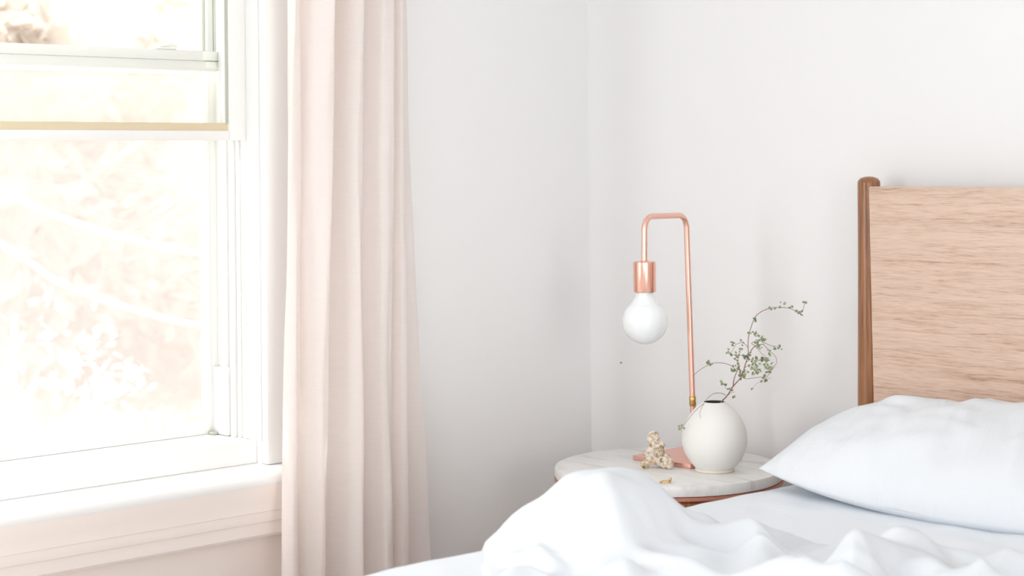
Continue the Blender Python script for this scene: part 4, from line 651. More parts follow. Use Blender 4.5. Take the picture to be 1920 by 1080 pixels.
[484,468,447,425,405,385,366,351,340,333,331,331,331,329,324,316,305,291,273,246,210,169,132,106,94,104,131,169,207,236,256,267,277,290,309,328,340,339,328,306,274,238,201,170,147,133,127,128,135,145,153,155,150,144,140,138,143,157,179,202,220,229,229,220,204,184,165,148,130,112,98,89,86,86,89,95,103,106,104,98,94,92,96,104,116,131,145,157,161,162,160,161,162,158,142,120,99,86,84,92,110,128,144,157,168,177,186,196,208,226,249,277,308,338,368,396,424],
[484,468,447,426,406,386,367,350,335,324,317,313,312,311,310,307,300,290,276,254,221,183,147,121,109,119,147,183,214,235,247,252,259,270,291,311,326,330,324,308,283,251,217,187,164,148,140,137,139,144,149,150,148,144,142,144,152,168,186,200,208,209,208,204,197,188,178,166,150,131,112,97,87,83,83,87,93,94,93,90,90,93,100,110,122,136,149,160,166,169,172,179,185,183,165,139,113,96,91,97,114,131,146,157,167,176,185,195,209,227,251,281,314,345,375,402,429],
[484,468,447,426,406,387,369,351,334,320,308,300,295,293,293,292,289,284,274,256,229,196,163,138,128,138,164,196,219,230,233,233,235,245,264,286,304,314,314,307,288,262,232,205,183,167,157,152,150,150,151,151,150,147,145,147,155,167,178,184,184,183,186,191,195,197,197,193,182,164,141,121,104,94,90,90,92,93,93,94,98,104,113,125,137,150,163,172,177,180,187,200,212,212,192,163,132,111,103,107,121,137,149,158,166,174,182,193,207,227,253,284,318,350,380,406,432],
[483,467,445,424,405,387,370,353,337,321,306,293,283,278,275,275,275,273,267,254,233,205,176,155,147,158,181,207,221,222,217,211,209,216,234,257,278,293,301,301,290,271,246,221,202,187,178,171,167,164,161,159,156,152,148,146,149,154,157,156,154,157,168,182,196,208,218,223,220,206,183,159,137,122,113,109,108,108,109,112,118,127,138,150,162,174,183,189,191,194,205,223,239,241,220,187,153,128,118,120,132,145,154,160,166,172,180,191,205,226,253,286,319,351,380,407,433],
[483,465,444,422,403,385,368,353,338,323,307,292,278,269,262,259,259,258,256,247,231,209,186,169,163,174,195,215,221,215,203,191,185,188,205,228,251,271,285,292,288,274,253,232,216,204,197,191,187,183,178,172,166,158,149,141,136,133,130,129,133,147,168,189,207,224,239,252,257,251,232,209,186,168,155,148,144,142,143,146,153,162,172,183,192,200,204,204,204,209,223,246,263,265,242,208,172,146,134,134,144,154,159,162,165,170,178,189,204,227,254,286,318,349,378,405,431],
[483,465,442,420,400,381,365,349,335,321,306,291,276,264,254,248,245,244,243,237,226,210,192,179,176,188,205,220,219,208,191,175,165,166,181,202,226,249,267,279,281,272,256,238,224,216,211,208,205,200,194,186,176,164,149,134,122,114,110,113,127,156,190,220,240,255,270,284,294,294,280,259,238,220,206,196,189,185,184,187,192,200,207,214,219,220,217,214,213,220,238,261,278,278,255,221,187,162,149,148,155,160,163,163,165,170,178,189,206,229,257,287,318,347,375,402,429],
[482,464,441,417,396,377,359,344,329,315,301,287,273,260,249,240,236,233,231,227,220,209,196,187,186,196,210,219,215,200,180,163,152,151,163,182,205,228,248,264,270,266,253,238,227,221,219,218,216,212,206,197,185,169,149,127,110,100,100,109,133,177,227,268,293,307,318,328,336,335,321,303,284,268,254,243,235,229,226,226,229,232,235,236,234,228,221,215,216,225,243,264,278,276,255,226,195,173,160,158,161,164,164,164,166,171,180,193,210,234,262,291,320,347,374,400,428],
[482,463,438,414,392,372,353,337,321,307,293,279,266,255,244,236,231,227,224,220,215,207,197,190,189,196,205,210,204,190,173,157,146,144,153,168,187,208,228,246,254,253,244,230,221,217,217,218,218,215,209,200,188,171,148,121,100,90,94,110,142,195,256,311,346,366,375,379,379,371,354,334,316,301,288,277,268,260,254,251,249,247,244,238,231,221,212,206,207,215,230,247,257,256,239,216,193,175,164,161,163,164,163,164,167,174,185,200,219,243,270,298,324,350,375,400,427],
[481,461,435,410,387,366,347,330,314,299,285,272,259,249,240,234,229,225,222,217,211,205,197,192,189,191,195,196,191,181,168,157,148,144,149,159,172,189,208,225,235,236,229,217,209,207,208,211,212,210,205,198,187,171,146,116,93,84,92,114,150,206,273,336,381,408,420,421,414,399,378,355,335,318,305,293,282,272,263,256,250,243,234,224,214,204,195,189,188,192,202,213,221,220,209,195,180,169,162,159,160,161,162,164,170,180,193,210,230,254,281,306,330,354,377,402,429],
[480,459,432,406,382,362,344,327,311,296,281,268,256,247,240,235,232,230,226,220,212,204,197,191,186,183,182,181,179,175,170,163,156,151,150,153,160,172,186,201,211,214,209,199,192,191,194,197,199,199,196,192,184,169,145,115,92,84,95,121,161,217,283,348,396,425,440,440,432,414,389,363,339,320,304,290,278,266,255,245,235,224,213,202,192,182,174,167,162,162,165,170,175,176,173,167,162,158,156,156,157,159,161,167,175,188,204,223,244,268,293,317,338,360,382,407,433],
[480,459,431,405,382,364,349,334,318,301,284,270,258,250,245,243,243,243,239,231,219,207,197,190,183,176,172,170,172,175,178,176,170,162,154,149,150,155,164,174,183,186,183,176,171,172,176,181,184,186,186,184,179,168,147,120,100,93,105,133,175,230,292,351,393,418,429,429,421,403,378,351,326,305,288,273,260,248,237,226,217,207,199,191,181,170,159,149,140,135,133,134,137,139,141,142,144,148,153,158,161,162,165,172,184,199,218,240,262,286,309,330,349,369,391,415,440],
[480,459,432,406,386,373,363,352,336,316,296,279,266,258,254,255,257,259,255,243,226,209,197,190,183,173,164,162,168,178,187,189,183,170,157,146,140,139,142,147,153,157,156,152,150,153,158,164,170,173,175,176,174,167,152,131,114,108,119,147,189,242,298,350,384,400,402,396,387,371,347,322,299,280,265,252,242,232,223,216,211,207,204,199,188,172,156,141,129,121,115,114,114,115,118,124,132,144,158,169,172,172,174,181,194,211,233,257,281,304,325,344,362,381,402,425,448],
[481,461,434,411,394,385,381,375,362,342,317,296,279,268,264,266,270,272,268,252,230,209,195,190,186,174,162,157,165,179,192,195,187,172,155,141,131,125,123,124,128,132,133,133,133,136,142,149,156,161,165,168,170,167,158,144,132,127,136,159,197,245,297,345,373,380,371,357,343,327,307,287,269,255,244,236,230,225,222,221,223,226,228,224,211,190,168,150,136,124,115,108,104,101,103,111,125,146,168,185,189,187,186,193,205,224,247,273,298,321,341,359,376,393,413,434,455],
[482,462,438,416,403,398,398,398,391,373,349,323,300,283,274,272,275,276,269,251,227,204,191,189,188,180,167,158,163,176,189,190,181,165,148,133,122,115,111,110,113,116,119,120,122,125,131,138,144,150,155,161,166,169,166,158,150,145,150,167,196,238,286,332,359,361,346,326,310,296,282,267,253,244,238,235,236,239,242,247,254,262,265,260,245,222,198,178,161,145,129,114,101,93,94,104,123,151,180,203,209,206,202,207,220,239,263,289,313,335,354,370,386,403,421,440,459],
[483,465,442,423,411,409,412,416,415,405,385,359,331,307,288,277,274,271,261,242,218,197,186,185,188,185,175,164,164,173,181,180,169,154,138,125,114,107,102,101,104,107,111,114,117,120,124,130,135,140,147,154,162,170,173,170,164,159,160,170,191,224,267,313,341,342,326,308,295,286,278,269,259,253,250,253,261,270,278,286,294,302,303,296,280,256,232,210,190,168,145,121,101,88,88,101,125,159,194,220,228,225,220,224,236,256,281,305,328,347,364,379,394,410,427,445,462],
[485,468,447,429,419,417,422,429,434,432,420,400,372,341,312,289,275,264,251,231,210,191,181,180,184,186,182,173,169,171,174,169,157,142,129,118,108,101,97,97,100,105,111,115,119,121,123,126,129,133,138,145,156,168,178,180,176,169,166,170,183,207,244,288,320,327,315,303,298,298,297,291,283,278,278,284,296,308,318,325,330,334,331,321,303,279,255,232,209,184,156,127,103,88,90,106,134,171,208,237,246,244,240,242,254,274,298,320,340,357,372,386,400,415,431,448,464],
[486,471,453,436,426,424,428,436,444,448,445,433,411,381,348,317,291,270,251,231,211,192,179,175,177,182,183,180,175,172,169,160,148,135,125,116,108,102,99,100,105,112,121,128,133,135,132,130,128,128,130,136,148,164,179,186,185,178,172,170,175,190,218,259,297,316,317,314,318,324,325,321,313,307,306,311,322,333,341,343,344,341,334,320,300,276,252,230,209,185,159,132,110,98,103,122,153,191,227,253,262,261,258,261,272,290,312,332,348,362,375,388,402,418,434,451,467],
[488,475,458,442,432,428,430,438,446,454,456,452,439,415,385,352,320,291,268,247,225,203,184,172,169,174,179,182,180,176,170,159,146,135,128,122,116,111,110,112,119,129,140,151,158,158,151,142,133,128,126,129,139,157,177,190,193,188,179,173,171,177,195,227,267,299,316,323,332,340,343,340,333,326,322,324,331,338,341,340,335,327,315,298,277,253,231,212,196,179,158,138,123,117,128,152,183,218,249,268,274,274,274,278,288,304,322,338,352,363,375,389,404,420,438,455,471],
[489,477,461,447,436,430,430,434,441,449,455,457,451,436,414,385,352,322,297,277,254,226,198,175,163,165,173,180,183,182,176,166,154,145,141,137,134,131,131,134,142,154,167,180,189,188,177,161,146,134,126,124,133,150,173,190,197,196,188,179,173,172,180,200,234,269,297,315,327,335,338,337,333,327,323,322,324,325,323,317,307,294,279,260,238,218,200,187,177,168,158,148,143,147,165,191,220,247,268,279,282,283,285,291,302,316,330,342,353,363,374,388,405,424,442,460,476],
[489,478,463,448,437,429,425,426,430,436,442,446,446,439,424,404,378,353,332,315,292,260,221,187,163,159,167,178,186,190,190,183,173,167,166,165,163,161,162,166,175,186,200,214,223,222,207,186,164,145,131,125,129,145,168,188,200,201,196,187,179,174,176,188,210,238,266,287,301,310,313,312,309,306,302,299,296,293,287,278,265,250,232,214,195,178,166,158,156,156,157,161,168,182,203,226,247,265,277,282,284,287,292,301,313,326,338,348,356,364,375,390,409,429,449,467,480],
[489,477,462,447,434,424,417,413,413,416,421,426,428,426,420,408,392,375,360,346,323,287,242,198,166,156,163,177,190,201,207,206,201,199,201,202,201,200,201,205,212,223,237,251,259,256,239,215,186,160,140,128,129,142,164,187,202,207,202,194,186,180,180,186,200,219,240,259,273,280,281,278,274,270,266,261,257,252,245,234,221,205,188,171,155,143,134,131,134,144,158,175,193,211,230,246,260,270,277,281,284,290,297,310,324,338,350,359,365,371,380,395,415,437,458,474,486],
[488,476,460,443,429,416,406,399,395,394,396,399,401,402,401,397,391,382,373,360,335,296,248,202,166,154,162,178,196,212,225,231,234,237,240,243,242,241,242,245,252,262,274,287,293,289,271,243,210,178,153,136,132,142,163,187,205,213,210,203,194,188,187,192,201,213,228,241,250,253,251,245,238,231,225,220,216,211,204,195,182,167,152,137,124,115,109,107,116,135,162,190,214,232,244,253,261,268,274,279,286,294,304,319,335,351,363,371,376,380,388,402,424,447,467,482,491],
[488,475,458,440,423,407,394,384,376,371,370,370,370,370,371,371,370,367,362,348,321,281,235,192,161,152,162,180,202,223,241,255,264,272,277,280,280,278,278,281,287,296,307,317,322,317,297,267,232,197,168,148,141,149,168,192,211,221,221,215,207,202,200,203,210,218,227,233,236,234,227,218,208,200,194,190,186,183,177,168,156,142,127,114,104,97,92,93,108,137,175,211,235,248,253,257,262,268,275,282,292,302,313,328,344,360,372,380,384,387,395,411,434,457,477,489,496],
[489,477,459,439,419,400,383,369,358,351,346,343,339,337,337,337,339,341,339,325,297,258,216,179,154,150,162,183,208,232,255,274,288,299,306,309,309,307,307,309,314,322,332,341,344,337,317,287,252,217,186,164,156,161,178,200,219,231,235,232,227,221,219,220,224,228,232,232,229,222,211,200,189,181,176,172,171,169,164,155,141,125,110,99,91,86,83,89,114,153,200,237,258,265,266,267,269,274,281,291,301,312,322,335,350,365,377,385,389,393,403,420,444,468,486,496,500],
[492,480,463,441,418,395,374,357,343,334,327,321,315,310,307,307,311,316,317,305,278,240,201,169,150,149,163,187,214,240,265,287,303,316,324,328,328,326,326,328,332,339,348,356,358,351,331,303,270,236,206,184,175,179,193,213,230,244,251,253,251,247,245,243,242,242,241,237,229,217,203,190,179,173,169,168,169,169,165,153,137,119,103,91,85,84,88,103,138,186,235,267,282,284,282,281,280,285,292,302,313,323,332,342,353,366,378,387,392,399,410,430,455,478,495,503,504],
[494,485,469,447,421,395,370,350,334,323,316,309,302,296,293,293,297,304,308,297,272,237,200,171,154,156,171,194,221,247,272,293,310,322,330,335,336,334,333,335,339,346,354,361,364,357,339,314,285,255,227,206,198,201,212,228,244,257,266,272,274,273,269,265,262,259,254,246,234,220,205,191,182,177,176,178,182,184,180,166,147,127,110,100,96,101,115,142,186,236,277,298,303,301,296,292,291,296,305,316,326,334,340,346,354,365,377,387,395,405,419,440,465,487,502,508,508],
[497,489,475,454,427,399,371,348,331,319,313,307,302,297,294,294,299,306,310,302,279,247,214,186,170,171,185,206,231,254,276,295,310,322,330,335,335,334,334,336,340,346,355,362,364,358,343,322,298,273,249,230,222,223,232,244,258,270,280,287,291,291,289,284,280,275,269,258,244,227,212,199,191,188,190,196,203,208,204,189,169,148,133,126,129,143,167,202,248,289,317,324,321,313,305,300,301,309,319,331,340,345,347,350,355,364,375,388,399,412,429,451,475,495,509,514,512],
[498,493,481,462,436,407,378,353,334,322,316,314,312,310,308,308,311,317,322,316,299,272,241,215,198,197,207,224,243,262,280,295,308,317,325,329,331,330,331,333,337,344,352,360,362,357,345,328,310,291,272,255,246,245,250,261,273,284,292,299,303,304,303,300,296,291,283,271,255,238,223,212,205,205,209,219,230,237,235,220,200,181,172,172,184,207,237,274,311,338,350,346,335,322,313,309,312,322,334,345,352,355,354,354,357,364,376,390,405,422,440,462,484,503,515,518,515],
[500,496,486,470,446,417,388,362,342,330,325,325,325,326,326,326,329,333,337,336,326,306,280,255,236,232,237,248,262,275,287,298,307,314,320,325,326,327,328,331,335,342,350,357,360,357,347,336,323,310,295,280,270,265,268,276,288,298,306,311,314,316,316,315,311,306,297,284,267,250,237,227,222,224,232,244,258,268,269,258,241,227,225,235,255,281,310,338,361,373,374,363,347,332,322,321,326,337,348,358,363,363,361,359,361,368,380,396,414,433,453,473,493,510,521,523,518],
[501,498,491,477,455,428,399,373,354,342,337,335,335,336,338,340,343,347,352,354,351,340,321,299,281,273,273,278,284,292,298,304,310,315,320,324,326,327,329,332,337,343,350,357,360,358,353,346,340,331,320,306,294,287,286,293,303,313,320,325,328,330,330,329,325,319,309,295,279,263,251,243,241,245,255,269,285,297,303,298,288,281,286,302,324,346,367,384,394,397,391,377,360,343,334,334,341,351,361,368,371,370,367,365,367,374,387,405,425,446,467,487,505,519,527,526,520],
[502,501,496,484,464,437,409,386,370,359,352,346,344,344,345,348,352,358,364,369,371,368,357,342,327,317,312,311,311,312,314,315,318,321,325,329,331,333,334,337,342,348,355,361,363,363,361,360,359,355,347,335,322,311,306,310,319,329,336,340,342,344,345,343,339,332,322,307,291,277,266,261,260,266,278,293,309,324,335,338,337,337,346,362,379,393,405,412,415,413,404,390,371,355,348,349,356,365,372,377,379,377,374,373,375,382,397,416,439,461,482,502,517,527,532,528,520],
[503,503,499,490,472,448,424,406,393,383,374,365,359,355,355,357,362,368,375,382,386,388,384,376,366,357,351,345,341,337,333,331,331,332,335,338,341,343,345,348,352,357,363,367,370,371,374,377,381,381,377,367,353,339,330,330,336,345,352,356,358,360,360,359,354,347,336,322,307,294,285,281,282,289,300,315,331,346,359,369,375,382,392,402,412,420,425,427,426,422,413,398,380,366,362,365,372,379,384,386,386,385,382,381,384,392,408,430,454,476,495,513,526,533,534,527,518],
[503,504,502,495,480,461,443,430,420,411,401,390,380,373,369,369,373,379,386,393,399,403,403,400,395,389,383,377,369,362,356,351,347,346,348,351,354,356,359,362,366,369,373,377,380,383,389,396,403,406,405,399,385,370,357,353,356,363,369,373,376,377,377,375,370,363,353,340,327,315,307,304,306,313,324,337,350,364,377,389,400,409,418,425,431,434,435,434,430,425,415,401,387,377,376,381,387,393,396,397,396,394,391,391,394,402,419,441,465,485,502,516,527,532,531,523,513],
[503,504,503,498,487,475,463,453,444,436,426,415,404,394,387,384,386,391,397,403,409,414,418,418,417,414,409,404,396,388,380,373,368,365,365,368,371,373,376,379,382,384,387,390,393,397,405,414,422,428,430,426,416,401,387,379,379,383,388,392,394,395,395,393,388,381,372,361,350,340,333,331,334,340,348,359,370,381,392,404,415,425,432,438,441,441,439,435,429,422,413,402,393,388,391,397,403,407,409,408,407,405,403,402,404,411,427,448,470,488,500,510,518,523,523,516,508],
[503,502,500,496,489,481,473,465,457,450,441,432,422,412,404,400,401,404,408,414,420,425,430,432,433,432,430,426,420,413,405,398,391,387,387,388,391,393,396,399,401,402,404,406,409,413,421,429,438,445,448,447,440,428,415,406,403,404,408,411,413,414,414,412,408,402,394,385,376,368,363,362,364,369,375,383,392,400,409,419,428,437,443,447,448,446,441,435,428,421,413,407,403,404,409,415,420,422,423,422,420,419,417,416,416,420,432,450,468,481,490,496,502,507,509,506,502],
[501,500,496,491,486,480,474,467,461,455,449,441,434,426,420,418,419,421,424,427,432,438,443,446,448,448,448,446,441,436,430,423,417,413,412,412,414,416,418,420,421,423,424,425,427,430,435,442,450,456,461,462,458,451,441,432,427,426,429,431,433,433,433,431,428,424,418,411,404,398,394,393,395,400,405,411,418,424,431,438,445,451,455,457,456,452,446,439,433,427,422,419,420,423,428,433,436,437,437,436,435,435,433,431,430,431,437,449,462,471,477,481,486,490,494,495,495]
], float) * 1e-4
CR = CR - CR.mean()
def crumple(sx, sy):
    gx = np.clip(sx / 0.008, 0, CR.shape[0] - 3.01); gy = np.clip(sy / 0.008, 0, CR.shape[1] - 3.01)
    i = gx.astype(int); j = gy.astype(int); fx = gx - i; fy = gy - j
    i = np.maximum(i, 1); j = np.maximum(j, 1)
    def cub(a, b, c, d, t): return 0.5 * (2 * b + (c - a) * t + (2 * a - 5 * b + 4 * c - d) * t * t + (3 * b - a - 3 * c + d) * t ** 3)
    rows = [cub(CR[i + k, j - 1], CR[i + k, j], CR[i + k, j + 1], CR[i + k, j + 2], fy) for k in (-1, 0, 1, 2)]
    return cub(rows[0], rows[1], rows[2], rows[3], fx)
def duvet():
    x = np.concatenate([np.arange(0.735, 1.60, 0.0042), np.arange(1.60, 2.33, 0.012)])
    y = np.concatenate([np.arange(-2.08, -1.30, 0.012), np.arange(-1.30, -0.53, 0.0042)])
    X, Y = np.meshgrid(x, y, indexing='ij')
    Xw = X + 0.008 * vnoise(X, Y, 9, 3); Yw = Y + 0.008 * vnoise(X, Y, 9, 4)
    s = sdf_poly(X + 0.004 * vnoise(X, Y, 14, 5), Y + 0.004 * vnoise(X, Y, 14, 6), EDGE)
    H = 0.026 + 0.005 * vnoise(Xw, Yw, 5, 8)
    for (cx, cy, a, s1, s2, ang, ex) in [(0.909, -0.889, 0.076, 0.066, 0.088, 0.825, 1.8), (0.93, -0.90, 0.013, 0.12, 0.15, 0.825, 1.4), (0.80, -0.965, 0.008, 0.04, 0.05, 0.8, 1), (1.35, -0.80, 0.008, 0.14, 0.1, 0.2, 1)]:
        dx, dy = Xw - cx, Yw - cy
        p = dx * math.cos(ang) + dy * math.sin(ang); q = -dx * math.sin(ang) + dy * math.cos(ang)
        H += a * np.exp(-(p * p / (2 * s1 * s1) + q * q / (2 * s2 * s2)) ** ex)
    for pts, a, w in RIDGES:
        d, t = poly_dist(Xw, Yw, pts)
        fall = 0.35 + 0.65 * np.sin(np.clip(t, 0.0, 1) * PI * 0.9 + 0.25)
        prof = np.exp(-np.sqrt((d / w) ** 2 + 0.12) * 1.25 + 0.43)
        H += 0.6 * a * fall * prof
    fx = np.abs(((X - 0.68) / 1.13) % 2 - 1); fy = np.abs(((Y + 1.50) / 0.93) % 2 - 1)
    calm = 1 - 0.65 * np.exp(-((X - 0.915) ** 2 + (Y + 0.885) ** 2) / 0.010)
    H += 1.5 * calm * crumple(1.14 * (1 - fx), 0.94 * (1 - fy))
    H = np.maximum(H, 0.010) + 0.0008 * vnoise(Xw, Yw, 24, 11, 2)
    w = 0.045
    e = np.clip(s / w, 0, 1)
    prof = np.sqrt(np.clip(1 - (1 - e) ** 2, 0, 1)) * 0.65 + 0.35 * (e * e * (3 - 2 * e))
    Z = MT + 0.002 + np.where(s > 0, H * prof, -0.012)
    V = np.stack([X, Y, Z], -1)
    return V, s
DV, DS = duvet()
def drop_outside(V, S, name, material):
    n, mm, _ = V.shape
    keep = S > -0.006
    idx = -np.ones((n, mm), int); ids = np.argwhere(keep)
    for k, (i, j) in enumerate(ids): idx[i, j] = k
    verts = [tuple(V[i, j]) for i, j in ids]
    faces = []
    for i in range(n - 1):
        for j in range(mm - 1):
            q = (idx[i, j], idx[i + 1, j], idx[i + 1, j + 1], idx[i, j + 1])
            if min(q) >= 0: faces.append(q)
    me = bpy.data.meshes.new(name); me.from_pydata(verts, [], faces); me.materials.append(material)
    for p in me.polygons: p.use_smooth = True
    o = bpy.data.objects.new(name, me); COL.objects.link(o); return o
duv = drop_outside(DV, DS, 'duvet', M['duvet'])
tag(duv, 'rumpled white duvet heaped over the near part of the bed', 'duvet')

# ------------------------------------------------------------------ pillow
def pillow():
    a, b, Tt = 0.385, 0.205, 0.098
    nu, nv = 180, 110
    def side(sign):
        V = np.zeros((nu, nv, 3))
        for i, u0 in enumerate(np.linspace(-1, 1, nu)):
            for j, v0 in enumerate(np.linspace(-1, 1, nv)):
                u = math.sin(u0 * PI / 2); v = math.sin(v0 * PI / 2)
                x = a * u * (1 - 0.055 * (1 - v * v) * abs(u) ** 3); y = (b if v < 0 else 0.145) * v * (1 - 0.40 * abs(u) ** 2.0)
                t = ((1 - abs(u) ** 2.6) * (1 - abs(v) ** 2.2)) ** 0.55
                z = sign * Tt * t * (1.0 if sign > 0 else 0.5)
                if sign > 0:
                    rim = (1 - max(abs(u), abs(v)) ** 6)
                    w = noise.noise(Vector((x * 26 + 3, y * 7, 1.7)))
                    w2 = noise.noise(Vector((x * 9 - y * 5, y * 10, 4.2)))
                    w3 = 1 - abs(noise.noise(Vector((x * 17 + y * 6, y * 6 + 2, 8.8)))) * 2
                    z += rim * (0.004 * w + 0.007 * w2 + 0.004 * w3) * min(1.0, t * 2)
                V[i, j] = (x, y, z)
        return V
    A, B = side(1), side(-1)
    cr = crumple(0.1 + (A[..., 0] + a) * 1.1, 0.08 + (A[..., 1] + b) * 1.9)
    rim = np.clip(1 - np.maximum(np.abs(A[..., 0] / a), np.abs(A[..., 1] / b)) ** 8, 0, 1)
    A[..., 2] += (0.15 * cr + 0.07 * crumple(np.abs(1.1 - (A[..., 0] + a) * 2.6) % 1.1, 0.05 + (A[..., 1] + b) * 2.2)) * rim
    return A, B
A, B = pillow()
me = bpy.data.meshes.new('pillow')
n, mm, _ = A.shape
idx = np.arange(n * mm).reshape(n, mm)
f1 = np.stack([idx[:-1, :-1].ravel(), idx[1:, :-1].ravel(), idx[1:, 1:].ravel(), idx[:-1, 1:].ravel()], 1)
f2 = f1[:, ::-1] + n * mm
me.from_pydata(A.reshape(-1, 3).tolist() + B.reshape(-1, 3).tolist(), [], f1.tolist() + f2.tolist())
me.materials.append(M['pillow'])
for p in me.polygons: p.use_smooth = True
bmx = bmesh.new(); bmx.from_mesh(me); bmesh.ops.remove_doubles(bmx, verts=bmx.verts, dist=1e-5); bmx.to_mesh(me); bmx.free()
pil = bpy.data.objects.new('pillow', me); COL.objects.link(pil)
pil.location = (1.130, -0.222, 0.668); pil.rotation_euler = (math.radians(11), math.radians(1.0), math.radians(7))
tag(pil, 'plump white pillow leaning against the wooden headboard', 'pillow')

# ------------------------------------------------------------------ nightstand
TX, TY, TZ = 0.450, -0.260, 0.602
ns = empty('nightstand', (TX, TY, 0)); tag(ns, 'round nightstand with white marble top beside the bed', 'nightstand')
TR = 0.203
lathe('marble_top', [(0, TZ - 0.019), (TR - 0.003, TZ - 0.019), (TR - 0.0008, TZ - 0.018), (TR, TZ - 0.015), (TR, TZ - 0.004), (TR - 0.0012, TZ - 0.001), (TR - 0.004, TZ), (0, TZ)], 128, M['marble'], ns, 0.8)
lathe('tray_rim', [(0, TZ - 0.026), (TR - 0.006, TZ - 0.026), (TR + 0.0005, TZ - 0.0255), (TR + 0.0005, TZ - 0.0195), (TR - 0.006, TZ - 0.0192), (0, TZ - 0.0192)], 96, M['tray'], ns, 0.5)
lathe('drum', [(0, 0.36), (TR - 0.012, 0.36), (TR - 0.008, 0.365), (TR - 0.008, TZ - 0.031), (TR - 0.012, TZ - 0.0265), (0, TZ - 0.0265)], 96, M['post'], ns, 0.6)
for k in range(3):
    a = 0.4 + k * 2 * PI / 3
    bm = bmesh.new(); tube(bm, [(0.13 * math.cos(a), 0.13 * math.sin(a), 0.359), (0.175 * math.cos(a), 0.175 * math.sin(a), 0.0)], [0.015, 0.009], 20)
    obj('leg', bm, M['post'], ns, True, 0.8)

# ------------------------------------------------------------------ lamp
lamp = empty('table_lamp', (0.433, -0.190, TZ)); tag(lamp, 'copper table lamp with bent arm and a bare white globe bulb', 'lamp')
LL = lamp.location
bm = bmesh.new(); box(bm, (-0.070, -0.071, 0), (0.070, 0.071, 0.0085), 0.0018, 3)
obj('base', bm, M['copper_base'], lamp, True, 0.5)
A0 = Vector((0.4445, -0.183, TZ + 0.008)); A1 = Vector((0.4365, -0.191, 1.047)); 
B1 = Vector((0.4535, -0.320, 1.048)); B2 = Vector((0.453, -0.321, 0.968))
def fillet(p, q, r_, n=10, rad=0.022):
    d1 = (p - q).normalized(); d2 = (r_ - q).normalized()
    a, b = q + d1 * rad, q + d2 * rad
    return [((1 - t) ** 2) * a + 2 * t * (1 - t) * (q + (d1 + d2) * rad * 0.10) + t * t * b for t in [i / n for i in range(n + 1)]]
path = [A0] + [A0.lerp(A1, t) for t in (0.3, 0.6, 0.8)] + fillet(A0, A1, B1) + fillet(A1, B1, B2) + [B2]
bm = bmesh.new(); tube(bm, [p - LL for p in path], 0.0052, 20)
obj('arm', bm, M['copper_pole'], lamp, True, 0.9)
# brass switch collar low on the pole
c0 = A0.lerp(A1, (0.700 - A0.z) / (A1.z - A0.z)); c1 = A0.lerp(A1, (0.718 - A0.z) / (A1.z - A0.z))
dz = (c1 - c0)
bm = bmesh.new(); tube(bm, [c0 - LL, c0 + dz * 0.1 - LL, c0 + dz * 0.45 - LL, c0 + dz * 0.5 - LL, c0 + dz * 0.55 - LL, c0 + dz * 0.9 - LL, c1 - LL], [0.0054, 0.0064, 0.0064, 0.0056, 0.0064, 0.0064, 0.0054], 20)
obj('collar', bm, M['brass'], lamp, True, 0.6)
S = Vector((0.453, -0.3205, 0))
sx = tuple(S - Vector((LL.x, LL.y, LL.z)))
lathe('socket', [(0, 0.971), (0.007, 0.971), (0.0075, 0.9695), (0.0183, 0.9692), (0.0196, 0.968), (0.0198, 0.966), (0.0198, 0.9175), (0.0192, 0.9155), (0.0178, 0.9155), (0.0178, 0.93), (0, 0.93)], 64, M['copper'], lamp, 0.6, (sx[0], sx[1], -LL.z))
R = 0.0402; zc = 0.8635
bp = [(0, zc - R)] + [(R * math.sin(t), zc - R * math.cos(t)) for t in [PI * k / 40 for k in range(1, 33)]]
last = bp[-1]
bp += [(0.0195, 0.9035), (0.0165, 0.9085), (0.0155, 0.914), (0.0152, 0.925), (0, 0.925)]
lathe('bulb', bp, 64, M['bulb'], lamp, None, (sx[0], sx[1], -LL.z))

# ------------------------------------------------------------------ vase
VX, VY = 0.5435, -0.242
vase = empty('vase', (VX, VY, TZ)); tag(vase, 'rounded matte white ceramic vase with narrow mouth on the marble top', 'vase')
vp = [(0.030, 0.0035), (0.0335, 0.0055), (0.0375, 0.010), (0.0455, 0.020), (0.0530, 0.034), (0.0566, 0.048), (0.0566, 0.061), (0.0534, 0.077), (0.0470, 0.092), (0.0385, 0.104), (0.0300, 0.1125), (0.0230, 0.1180), (0.0195, 0.1205), (0.0182, 0.1210), (0.0172, 0.1200), (0.0170, 0.117), (0.023, 0.112), (0.038, 0.100), (0.047, 0.082), (0.050, 0.060), (0.044, 0.030), (0.028, 0.010), (0, 0.009)]
vps = [(p.x, p.z) for p in smooth_path([(r_, 0, z) for r_, z in vp[:13]], 5)]
prof = vps + vp[13:]
mi = [0] * (len(vps) + 0) + [1] * 20
body = lathe('body', prof, 96, [M['vase'], M['vase_in']], vase, None, mi=mi)
lathe('foot_ring', [(0, 0.0), (0.0330, 0.0), (0.0345, 0.001), (0.0342, 0.0050), (0.032, 0.0060), (0, 0.0060)], 64, M['foot'], vase, 0.7)

